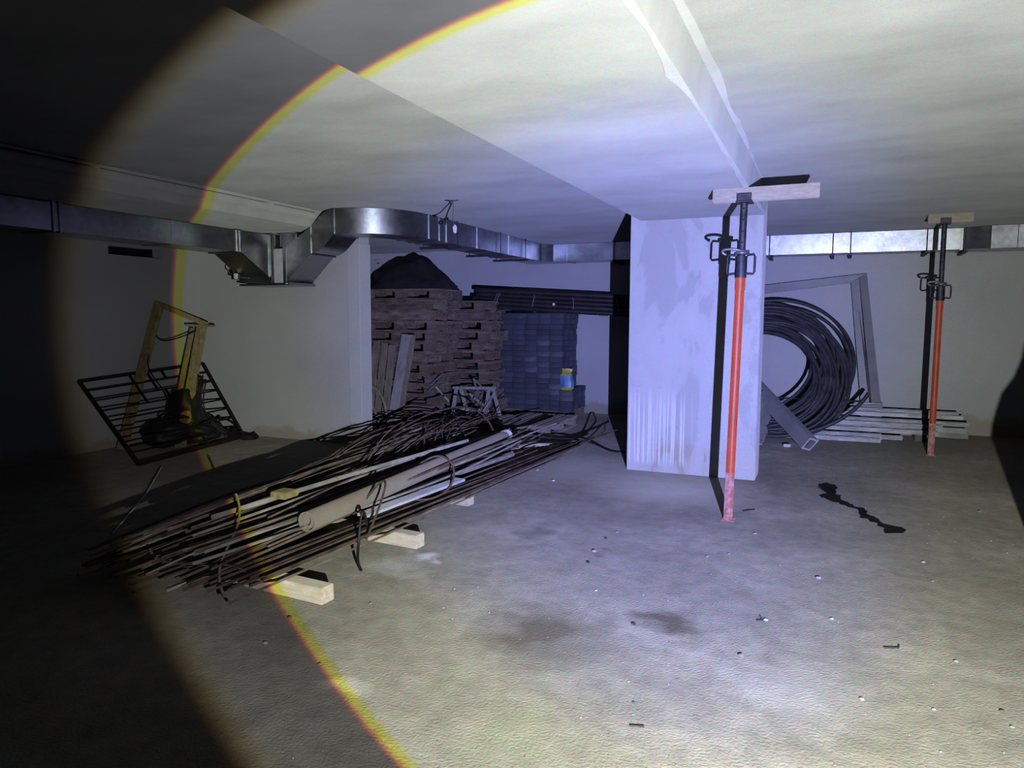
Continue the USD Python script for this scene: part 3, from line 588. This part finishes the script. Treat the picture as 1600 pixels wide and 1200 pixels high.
# straight bars along the right edge
def ranked(queue, phrase, key=lambda q: q[0][0][0]):
    for i, (pts_, *rest) in enumerate(sorted(queue, key=key)): rod(pts_, rest[0], rest[1], phrase.format(nth(i + 1)), *rest[2:])
queue = []
for k in range(16):
    x0 = -2.98 + .022 * k + rng.normal(0, .01); x1 = -2.60 + .012 * k + rng.normal(0, .02)
    y0 = 2.55 + rng.uniform(0, .35); y1 = 7.5 + rng.uniform(-.5, .5); r = rng.uniform(.007, .010); z = .092 + r + .018 * (k % 3)
    ys_ = np.linspace(0, 1, 9)
    queue.append(([(x0 + (x1 - x0) * u + .012 * math.sin(u * 5 + k), y0 + (y1 - y0) * u, z + .006 * math.sin(u * 7 + k)) for u in ys_], r, 'rusty_steel' if k % 3 else 'bright_rust', 'straight bars at the pile edge', 'straight_bar'))
ranked(queue, 'straight rusty bar on the right edge of the pile, {} from left'); queue = []
# main body
for k in range(125):
    u0 = rng.uniform(0, 1); lay = rng.uniform(0, 1) ** 1.3
    x0 = -3.72 + .80 * u0; x1 = -4.15 + 1.35 * np.clip(u0 + rng.normal(0, .18), 0, 1); y0 = 2.5 + rng.uniform(0, .95) - .1 * u0; y1 = rng.uniform(6.0, 7.9)
    x1 += -.02 * (y1 - 7)
    r = rng.uniform(.005, .010); z0 = .11 + .20 * lay * (1 - abs(2 * u0 - 1) ** 2 * .6); z1 = .11 + .22 * lay
    a1, a2, ph = rng.normal(0, .06), rng.normal(0, .028), rng.uniform(0, 6)
    pts = [(x0 + (x1 - x0) * u + a1 * math.sin(PI * u) + a2 * math.sin(3 * PI * u + ph), y0 + (y1 - y0) * u, max(.10 + r, z0 + (z1 - z0) * u + .04 * a2 / .02 * .5 * math.sin(2 * PI * u + ph))) for u in np.linspace(0, 1, 13)]
    queue.append((pts, r, ('rusty_steel', 'bright_rust', 'bright_rust', 'bright_rust', 'grey_rod')[k % 5], 'rods in the main pile'))
ranked(queue, 'thin rod in the long pile, {} from left at the near end'); queue = []
# fanned, bent rods at the far left
for k in range(40):
    y0 = rng.uniform(4.4, 6.6); x0 = -4.0 + rng.uniform(0, .8); y1 = rng.uniform(7.6, 8.9); x1 = rng.uniform(-4.75, -4.0) + .5 * (y1 < 8.2) * rng.random()
    hump = rng.uniform(.04, .24); r = rng.uniform(.005, .009); ph = rng.uniform(0, 6); bend = rng.normal(0, .10)
    pts = [(x0 + (x1 - x0) * u + bend * math.sin(PI * u), y0 + (y1 - y0) * u, max(r + .004 + (.146 if y0 + (y1 - y0) * u > 7.9 else .10), .16 + hump * math.sin(PI * u ** .8) + .03 * math.sin(4 * u + ph))) for u in np.linspace(0, 1, 12)]
    queue.append((pts, r, 'rusty_steel' if k % 3 else 'bright_rust', 'bent rods at the far end', 'bent_rod'))
ranked(queue, 'bent rusty rod fanning out at the far pile end, {} from left', key=lambda q: q[0][-1][0]); queue = []
# twigs of wire below the trestle
for k in range(26):
    x0, y0 = -4.35 + rng.uniform(-.25, .45), 8.1 + rng.uniform(-.3, .5); a = rng.uniform(.2, 2.2); L = rng.uniform(.25, .6); h = rng.uniform(.05, .40)
    p = [(x0 + L * u * math.cos(a), y0 + L * u * math.sin(a) * .6, .155 + h * u - .05 * u * u) for u in np.linspace(0, 1, 5)]
    queue.append((p, .005, 'rusty_steel', 'wire ends by the trestle', 'wire_end', 5))
ranked(queue, 'short rusty wire end by the small trestle, {} from left')
# loose bent rods crossing
def one(pts, r, m, lab, name='bent_rod'): rod(spline(pts, 26), r, m, lab, None, name)
one([(-2.62, 3.70, .20), (-2.60, 3.62, .30), (-2.60, 3.58, .12), (-2.52, 3.47, .03), (-2.49, 3.45, .008)], .009, 'black_steel', 'dark rod end drooping to the floor between the two nearest sleepers')
one([(-2.86, 3.95, .22), (-2.72, 4.05, .40), (-2.62, 3.80, .24), (-2.60, 3.66, .12)], .008, 'rusty_steel', 'rod hooped over the side of the beige tube near its cut end')
one([(-3.0, 4.9, .30), (-2.82, 5.05, .38), (-2.62, 4.75, .20), (-2.75, 4.55, .15), (-3.0, 4.6, .28)], .008, 'rusty_steel', 'looped rod wrapped around the middle of the beige tube')
one([(-2.95, 6.9, .12), (-2.65, 7.5, .12), (-2.50, 7.85, .13), (-2.42, 8.05, .24), (-2.39, 8.12, .27), (-2.37, 8.10, .20)], .009, 'black_steel', 'rod with an upturned hook at the far right tip of the pile')
one([(-3.4, 7.6, .16), (-2.9, 7.75, .12), (-2.45, 7.92, .06), (-2.22, 7.80, .015), (-2.05, 7.82, .01)], .009, 'black_steel', 'dark rod curling out on the floor past the far right tip')
one([(-2.7, 7.2, .12), (-2.45, 7.8, .14), (-2.32, 8.10, .17), (-2.26, 8.22, .19)], .008, 'rusty_steel', 'rod splaying outward at the far right tip of the pile')
one([(-2.75, 7.0, .11), (-2.42, 7.75, .14), (-2.36, 8.05, .20)], .008, 'rusty_steel', 'rod rising slightly at the far right tip of the pile')
one([(-3.35, 2.72, .24), (-3.0, 2.86, .16), (-2.86, 2.90, .13), (-2.78, 2.86, .07)], .007, 'rusty_steel', 'thin rod crossing to the right over the nearest sleeper')
one([(-3.3, 3.3, .42), (-3.05, 3.0, .24), (-2.85, 2.72, .13), (-2.72, 2.66, .05)], .007, 'bright_rust', 'thin rod slanting down across the near end of the pile')
one([(-3.9, 5.9, .36), (-3.3, 6.5, .58), (-2.95, 6.25, .42)], .009, 'rusty_steel', 'arched rod standing proud above the far middle of the pile')
# long clean items
t = thing('cardboard_tube', 'thick beige tube with a notched cut end lying along the pile top', 'tube')
ta, tb = np.array([-2.87, 3.43, .262]), np.array([-2.985, 6.62, .30])
tm = pipe(ta, tb, .062, .055, 32)
ntc = box(-.03, .03, -.02, .10, -.1, .12); mm, _ = frame_from(ta, tb); ntc.apply_transform(mm)
part(t, 'body', tm, 'cardboard_tube', smooth=40)
part(t, 'inner_roll', pipe(ta + (tb - ta) * .003 + np.array([-.003, 0, .003]), ta + (tb - ta) * .011, .047, .030, 24), 'cardboard_tube', smooth=40)
part(t, 'end_disc', cyl(ta + (tb - ta) * .011, ta + (tb - ta) * .013, .0545, 24), 'cardboard_tube')
tw = []
for i, a in enumerate(np.linspace(0, 2 * PI, 40, endpoint=False)):
    tw.append(.06 * meshkit.fbm(np.array([math.cos(a) * 1.6, math.sin(a) * 1.6, 2.0]), 4, 2))
axn = (tb - ta) / np.linalg.norm(tb - ta); ux, uy = mm[:3, 0], mm[:3, 1]
part(t, 'end_wrap', loft([[tb - axn * (w_ * 1.6 + .0) * (s == 0) + axn * .035 * (s == 1) + (ux * math.cos(a) + uy * math.sin(a)) * q for w_, a in zip(tw, np.linspace(0, 2 * PI, 40, endpoint=False))] for s, q in ((0, .0655), (1, .067))]), 'white_plastic', smooth=40, label='torn white wrap at the far end')
solo('conduit_length', tube([(-3.36, 3.17, .30), (-3.23, 4.3, .335), (-3.06, 5.93, .36)], .016, 10), 'grey_rod', 'pale grey conduit length lying behind the beige tube', 'pipe', smooth=60)
solo('board_strip', bar((-2.80, 3.9, .19), (-2.66, 5.03, .215), .095, .02, .003), 'pale_board', 'pale grey board strip with a clean end between tube and right edge bars', 'board')
solo('board_strip', bar((-2.93, 4.1, .19), (-2.76, 6.3, .19), .04, .03, .003), 'grey_rod', 'narrow grey batten lying right of the beige tube toward the far sleepers', 'board')
solo('wood_chip', cbox(-3.33, -3.20, 3.62, 3.76, .315, .36, .01), 'old_yellow_wood', 'small yellow brown chunk on the near rods', 'wood')  # small yellow brown chunk, block shaped
lm = lump((.10, .07, .045), 9, .3); lm.apply_translation((-4.22, 4.62, .045)); solo('rubble_lump', lm, 'grey_cement', 'pale lump of rubble on the floor left of the pile near the second sleeper', 'rubble')
lm = lump((.08, .06, .05), 12, .3); lm.apply_translation((-4.45, 5.68, .05)); solo('rubble_lump', lm, 'grey_cement', 'pale lump of rubble on the floor left of the pile near the third sleeper', 'rubble')

# ------------------------------------------------------------------ left corner: timber frame, grille, cables
t = thing('timber_rack', 'broken yellow timber frame leaning into the left corner', 'timber frame')
part(t, 'post', bar((-7.30, 5.62, 0), (-7.44, 6.32, 1.66), .10, .07), 'old_yellow_wood'); part(t, 'post', bar((-6.80, 5.98, 0), (-7.08, 6.62, 1.38), .11, .06), 'old_yellow_wood')
part(t, 'top_rail', bar((-7.46, 6.28, 1.67), (-7.02, 6.66, 1.40), .07, .06), 'old_yellow_wood'); part(t, 'top_board', bar((-7.22, 6.52, 1.40), (-6.92, 6.66, 1.39), .10, .025), 'old_yellow_wood')
part(t, 'batten', bar((-6.98, 5.98, 0), (-7.22, 6.60, 1.36), .05, .04), 'old_yellow_wood')
part(t, 'wire', tube(spline([(-7.40, 6.22, 1.30), (-7.25, 6.2, 1.22), (-7.12, 6.4, 1.28), (-7.05, 6.5, 1.33)], 14), .008, 5), 'black_steel'); part(t, 'wire', tube(spline([(-7.36, 6.12, 1.10), (-7.22, 6.0, .82), (-7.08, 6.05, .6), (-7.0, 5.9, .3)], 14), .008, 5), 'black_steel')
TL, TR, BLc, BR = (np.array(p) for p in ((-7.44, 5.25, .80), (-7.42, 6.93, .90), (-6.33, 5.05, .022), (-6.64, 6.80, .022)))
t = thing('metal_grille', 'black metal window grille propped against the left wall corner', 'grille')
q = lambda u, v: TL * (1 - u) * (1 - v) + TR * u * (1 - v) + BLc * (1 - u) * v + BR * u * v
for a, b in ((q(0, 0), q(1, 0)), (q(0, 1), q(1, 1)), (q(0, 0), q(0, 1)), (q(1, 0), q(1, 1))): part(t, 'frame_bar', bar(a, b, .036, .036, .003), 'black_steel')
for k in range(1, 8): part(t, 'bar', bar(q(0, k / 8), q(1, k / 8), .018, .018, .002), 'black_steel')
for u, v0, v1 in ((.36, 0, .38), (.50, 0, .25), (.56, .25, .5), (.62, 0, .12), (.62, .88, 1)): part(t, 'cross_bar', bar(q(u, v0), q(u, v1), .018, .03, .002), 'black_steel')
rng = np.random.default_rng(9)
t = thing('cable_tangle', 'tangle of black cables heaped behind the metal grille', 'cables')
for k in range(12):
    c = np.array([-6.95 + rng.normal(0, .12), min(6.35 + rng.normal(0, .16), 6.52), .03]); R_ = rng.uniform(.15, .34)
    part(t, 'cable', tube(spline([c + np.array([R_ * math.cos(a) * 1.0, R_ * math.sin(a), max(0, .03 + .04 * k * .6 + .06 * math.sin(a * 2 + k))]) for a in np.linspace(0, 5.6, 9)], 34), .012, 6), 'black_steel', smooth=60)
for k in range(5):
    part(t, 'cable', tube(spline([(-7.05 + .03 * k, 6.4, .95 - .08 * k), (-6.92 + .04 * k, 6.35, .75), (-6.95 + .05 * k, 6.3, .42), (-6.75 + .03 * k, 6.4, .2), (-6.6, 6.5 + .05 * k, .03)], 22), .009, 6), 'black_steel', smooth=60)
for q_, c_, sd in (((.22, .18, .34), (-7.02, 6.26, .34), 4), ((.26, .30, .16), (-6.98, 6.0, .16), 6), ((.20, .24, .13), (-6.86, 6.38, .13), 8)):
    lp = lump(q_, sd, .35, 3); lp.apply_translation(c_); part(t, 'rag', lp, 'black_sheet', smooth=True)
t = thing('cable_loop', 'flat loop of black cable lying on the floor against the partition', 'cable')
for k in range(3):
    part(t, 'loop', tube([(-6.62 + (.20 - .02 * k) * math.cos(a), 6.78 + (.13 - .02 * k) * math.sin(a), .014 + .02 * k + .012 * math.sin(3 * a)) for a in np.linspace(0, 2 * PI, 33)], .012, 6), 'black_steel', smooth=60)
solo('thin_stick', tube([(-4.48, 3.35, .012), (-5.2, 4.2, .014), (-5.95, 5.0, .03)], .007, 6), 'pale_board', 'thin pale stick lying on the dark floor left of the pile', 'stick', smooth=60)

# ------------------------------------------------------------------ right: cable coil, frame, profiles
rng = np.random.default_rng(33)
pts = []
N = 26
for k in range(N):
    r0 = .57 + .44 * ((k * 7) % N) / N + rng.normal(0, .02); zc = .82 + rng.normal(0, .045) + .06 * (r0 - .75); xc = -.79 + rng.normal(0, .05); dy = rng.normal(0, .10); ph = rng.uniform(0, 6)
    for j in range(26):
        a = -PI / 2 + j / 26 * 2 * PI
        z = zc + r0 * .90 * math.sin(a + .12 * math.sin(ph)) + (.10 * max(0, math.sin(a)) * rng.uniform(.95, 1.05) if k % 5 == 0 else 0)
        z = max(z, .03 + .22 * (1.01 - r0)); yy = 9.52 + .42 * z + dy + .03 * math.sin(2 * a + ph)
        pts.append((xc + r0 * 1.07 * math.cos(a), min(yy, 10.62), z))
p = np.array(pts)
from scipy.ndimage import gaussian_filter1d
p = gaussian_filter1d(p, 1.1, axis=0)
t = thing('cable_coil', 'huge coil of thick black cable standing against the back wall behind the pillar', 'cable coil')
part(t, 'cable', tube(spline(p, len(p) * 2), .0215, 7), 'black_cable', smooth=60)
part(t, 'tail', tube(spline([(-.9, 9.42, .06), (-.35, 9.40, .09), (.05, 9.45, .24), (.30, 9.5, .43), (.44, 9.55, .62)], 24), .0235, 8), 'black_cable', smooth=60)
for a in (.5, 2.6): pass
# leaning metal door frame
t = thing('metal_portal', 'grey metal door frame leaning crooked on the back wall behind the cable coil', 'frame')
F0, F1, F2, F3 = np.array([-1.55, 10.84, 1.84]), np.array([.36, 10.84, 2.06]), np.array([.62, 10.52, .46]), np.array([.40, 10.5, .40])
part(t, 'head', loft([[(-1.5, 10.80, 1.90), (-1.5, 10.72, 1.90), (-1.5, 10.72, 1.77), (-1.5, 10.80, 1.77)], [(.40, 10.84, 2.10), (.40, 10.74, 2.10), (.22, 10.74, 1.985), (.22, 10.84, 1.985)]]), 'frame_grey')
part(t, 'jamb', loft([[(.22, 10.84, 1.985), (.22, 10.74, 1.985), (.315, 10.74, 2.04), (.315, 10.84, 2.04)], [(.40, 10.74, .40), (.40, 10.62, .40), (.50, 10.62, .40), (.50, 10.74, .40)]]), 'frame_grey')
part(t, 'jamb', loft([[(.318, 10.84, 2.04), (.318, 10.72, 2.04), (.405, 10.74, 2.105), (.405, 10.84, 2.105)], [(.515, 10.74, .40), (.53, 10.60, .40), (.64, 10.62, .40), (.64, 10.74, .40)]]), 'frame_grey')
part(t, 'seam', loft([[(.33, 10.735, 1.6), (.33, 10.70, 1.6), (.335, 10.70, 1.6), (.335, 10.735, 1.6)], [(.49, 10.64, .46), (.49, 10.58, .46), (.525, 10.58, .46), (.525, 10.64, .46)]]), 'black_steel')
part(t, 'sill', cbox(-.9, .66, 10.60, 10.74, .37, .40, .004), 'aluminium')
part(t, 'foot', cat(cbox(.40, .66, 10.60, 10.74, 0, .37, .004), cbox(-1.5, -1.4, 10.70, 10.82, 0, 1.78, .004)), 'frame_grey')
# metal profiles stacked on the floor
def u_profile(a, b, w_, h_, tk=.004):
    m, L = frame_from(np.asarray(a, float), b)
    c = Polygon([(-w_ / 2, 0), (w_ / 2, 0), (w_ / 2, h_), (w_ / 2 - tk, h_), (w_ / 2 - tk, tk), (-w_ / 2 + tk, tk), (-w_ / 2 + tk, h_), (-w_ / 2, h_)])
    q_ = trimesh.creation.extrude_polygon(c, L, engine='earcut'); q_.apply_transform(m); return q_
prof = [((-1.2, 9.62, .012), (.60, 9.70, .012), .07, .05), ((-1.2, 9.82, .02), (.62, 9.88, .02), .08, .07), ((-1.2, 10.0, .012), (.86, 10.02, .012), .06, .05), ((-1.1, 10.14, .08), (1.25, 10.12, .08), .06, .05), ((-1.1, 10.20, .15), (1.30, 10.18, .15), .05, .05),
        ((-1.3, 10.34, .10), (1.58, 10.30, .10), .08, .06), ((-1.3, 10.36, .18), (1.60, 10.33, .18), .08, .05), ((-1.1, 10.46, .24), (1.55, 10.44, .25), .07, .05), ((-1.2, 10.50, .31), (1.50, 10.47, .30), .07, .04), ((-1.2, 10.55, .01), (1.62, 10.5, .01), .09, .08)]
wh = ['lowest at the front', 'second from the front, open side up', 'third from the front', 'fourth from the front, slightly raised', 'fifth, on top of the fourth', 'sixth from the front with the longest overhang', 'seventh, resting on the sixth', 'eighth, near the top', 'topmost', 'bottom one against the wall']
for (a, b, w_, h_), lab in zip(prof, wh):
    solo('metal_profile', u_profile(a, b, w_, h_), 'aluminium', f'long bright metal channel in the floor stack, {lab}', 'metal profile')
solo('support_block', cbox(-.2, -.1, 10.05, 10.62, 0.065, .095, .003), 'leaning_wood', 'timber packer under the metal channels behind the grey square post', 'timber')
solo('support_block', cbox(1.0, 1.1, 10.08, 10.5, .0, .078, .003), 'leaning_wood', 'timber packer under the metal channels by the far prop', 'timber')
# square tube leaning
t = thing('square_duct', 'grey square hollow post lying slanted against the cable coil', 'post')
sa, sb = np.array([-.165, 8.62, .108]), np.array([-.84, 9.26, .70]); m_, L_ = frame_from(sa, sb, up=(0.35, 0.1, 1))
outer = Polygon([(-.078, -.078), (.078, -.078), (.078, .078), (-.078, .078)], [[(-.062, -.062), (.062, -.062), (.062, .062), (-.062, .062)]])
sq = trimesh.creation.extrude_polygon(outer, L_, engine='earcut'); sq.apply_transform(m_); part(t, 'body', sq, 'frame_grey')
ed = trimesh.creation.extrude_polygon(Polygon([(-.080, -.080), (.080, -.080), (.080, .080), (-.080, .080)], [[(-.060, -.060), (.060, -.060), (.060, .060), (-.060, .060)]]), .006, engine='earcut'); ed.apply_transform(m_); ed.apply_translation(-.004 * m_[:3, 2]); part(t, 'rim', ed, 'pale_board')
part(t, 'inside', (lambda b_: (b_.apply_transform(m_), b_)[1])(box(-.062, .062, -.062, .062, .06, .065)), 'hole_dark')  # dark plate stands in for the shade within the hollow post
t = thing('cement_sack', 'crumpled grey sack slumped beside the pillar foot', 'sack')
for k, (x, y, z, s) in enumerate(((-.80, 9.02, .52, .14), (-.74, 9.0, .34, .12), (-.80, 9.0, .17, .15), (-.92, 9.05, .3, .2))):
    l_ = lump((s, s * .8, s * 1.15), k + 3, .4, 3, 2.6); l_.apply_translation((x, y, z)); part(t, 'fold', l_, 'grey_cement', smooth=True)
solo('wood_offcut', cbox(-.83, -.70, 8.99, 9.06, 0, .075, .005), 'pale_timber', 'small wooden offcut on the floor at the pillar edge', 'wood')
solo('white_box', cbox(-.46, -.38, 8.96, 9.0, 0, .035, .006), 'white_plastic', 'tiny white plastic piece on the floor before the grey square post', 'plastic piece')

# ------------------------------------------------------------------ floor marks and crumbs
pud = [(-0.03, 7.05), (0.01, 7.12), (0.09, 7.07), (0.08, 6.85), (0.12, 6.52), (0.21, 6.34), (0.27, 6.26), (0.32, 6.06), (0.38, 5.91), (0.48, 5.79), (0.53, 5.73), (0.5, 5.65), (0.41, 5.63), (0.4, 5.79), (0.35, 5.88), (0.29, 6.04), (0.25, 6.14), (0.23, 6.28), (0.15, 6.36), (0.07, 6.43), (0.01, 6.55), (-0.04, 6.55), (0.02, 6.7), (-0.02, 6.89)]
pg = Polygon(pud).buffer(.012).simplify(.004)
ring_ = pg.exterior; bd = np.array([ring_.interpolate(d_).coords[0] for d_ in np.arange(0, ring_.length, .02)]); jit = (meshkit.fbm(np.c_[bd * 14, bd[:, :1] * 0], 4, 6) - .5) * .085
pg = Polygon(bd + jit[:, None]).buffer(0)
pm = trimesh.creation.extrude_polygon(pg if pg.geom_type == 'Polygon' else max(pg.geoms, key=lambda g_: g_.area), .002, engine='earcut'); pm.apply_translation((0, 0, .0005))
solo('liquid_spill', pm, 'wet_oil', 'long black wet spill trailing across the concrete floor', 'spill')
rng = np.random.default_rng(55)
deb = [(-2.29, 6.16), (-1.35, 4.67), (-1.34, 4.37), (-1.32, 4.84), (-1.31, 4.15), (-1.13, 3.73), (-0.83, 3.38), (-0.66, 4.57), (-0.54, 4.68), (-0.31, 3.25), (-0.24, 3.7), (-0.01, 4.44), (0.59, 4.66), (1.12, 6.54), (0.58, 5.01), (0.17, 3.06), (0.66, 3.18), (0.67, 3.07), (0.56, 3.58), (0.42, 3.09), (-0.65, 2.67), (0.06, 3.85), (-2.16, 3.07), (-2.42, 2.75), (-2.33, 2.48), (-1.97, 2.42), (-0.43, 5.2), (-2.6, 6.54)]
deb.sort(key=lambda q: math.atan2(q[0], q[1]))
for k, (x, y) in enumerate(deb):
    s = rng.uniform(.004, .008) * (1 + .10 * y); l_ = lump((s * 1.3, s, s * .7), k, .35, 1); l_.apply_translation((x, y, s * .45))
    solo('floor_crumb', l_, 'dark_crumb' if k in (1, 6, 9, 11, 12) else 'crumb', ('dark' if k in (1, 6, 9, 11, 12) else 'pale') + f' crumb loose on the open floor, {nth(k + 1)} crumb from the left', 'debris', ('dark' if k in (1, 6, 9, 11, 12) else 'pale') + ' crumbs on the open floor')
for pts_, lab in ((((-.57, 5.77, .005), (-.53, 5.83, .006), (-.49, 5.87, .005)), 'short wire scrap on the floor just right of the tall prop'), (((.28, 3.60, .004), (.34, 3.62, .004), (.345, 3.655, .004)), 'thin bent wire scrap on the right part of the floor'), (((-.62, 2.50, .004), (-.57, 2.515, .004)), 'short dark splinter on the near floor'), (((-.27, 3.74, .004), (-.255, 3.69, .004), (-.28, 3.67, .004)), 'small hooked wire scrap in the middle of the floor')):
    solo('wire_scrap', tube(pts_, .004, 5), 'dark_crumb', lab, 'wire')
cr_ = []
for k in range(700):
    x, y = rng.uniform(-2.6, 2.2), rng.uniform(1.4, 9.5) ** 1.0
    if -1.9 < x < -.5 and y > 6.9: continue
    s = rng.uniform(.0015, .0042); o = trimesh.creation.icosahedron(); o.vertices *= s * rng.uniform(.6, 1.3, 3); o.apply_translation((x, y, s * .5)); cr_.append(o)
solo('floor_grit', cat(*cr_), 'crumb', 'fine grit scattered over the open concrete floor', 'grit', kind='stuff')

# ------------------------------------------------------------------ unseen shape out of frame at the right, placed to shadow the back wall
t = thing('covered_load', 'unseen dark shape out of view at the right, placed to shadow the back wall', 'unseen object')
rgs = []
for u in np.linspace(0, 1, 18):
    z = u * 1.125; ex = np.interp(z, [0, .30, .75, .86, .95, 1.02, 1.10, 1.125], [.99, .975, .985, 1.01, 1.06, 1.065, 1.075, 1.16])
    x1_ = np.interp(z, [0, .8, 1.0, 1.125], [2.0, 1.95, 1.6, 1.3]); hw = np.interp(z, [0, .9, 1.0, 1.125], [.30, .26, .15, .05])
    c = (ex + x1_) / 2; a_ = (x1_ - ex) / 2
    rgs.append([(c + a_ * math.copysign(abs(math.cos(a)) ** .6, math.cos(a)), 3.22 + hw * math.copysign(abs(math.sin(a)) ** .6, math.sin(a)), z) for a in np.linspace(0, 2 * PI, 28, endpoint=False)])
part(t, 'tarpaulin', loft(rgs), 'brown_tarp', smooth=40)
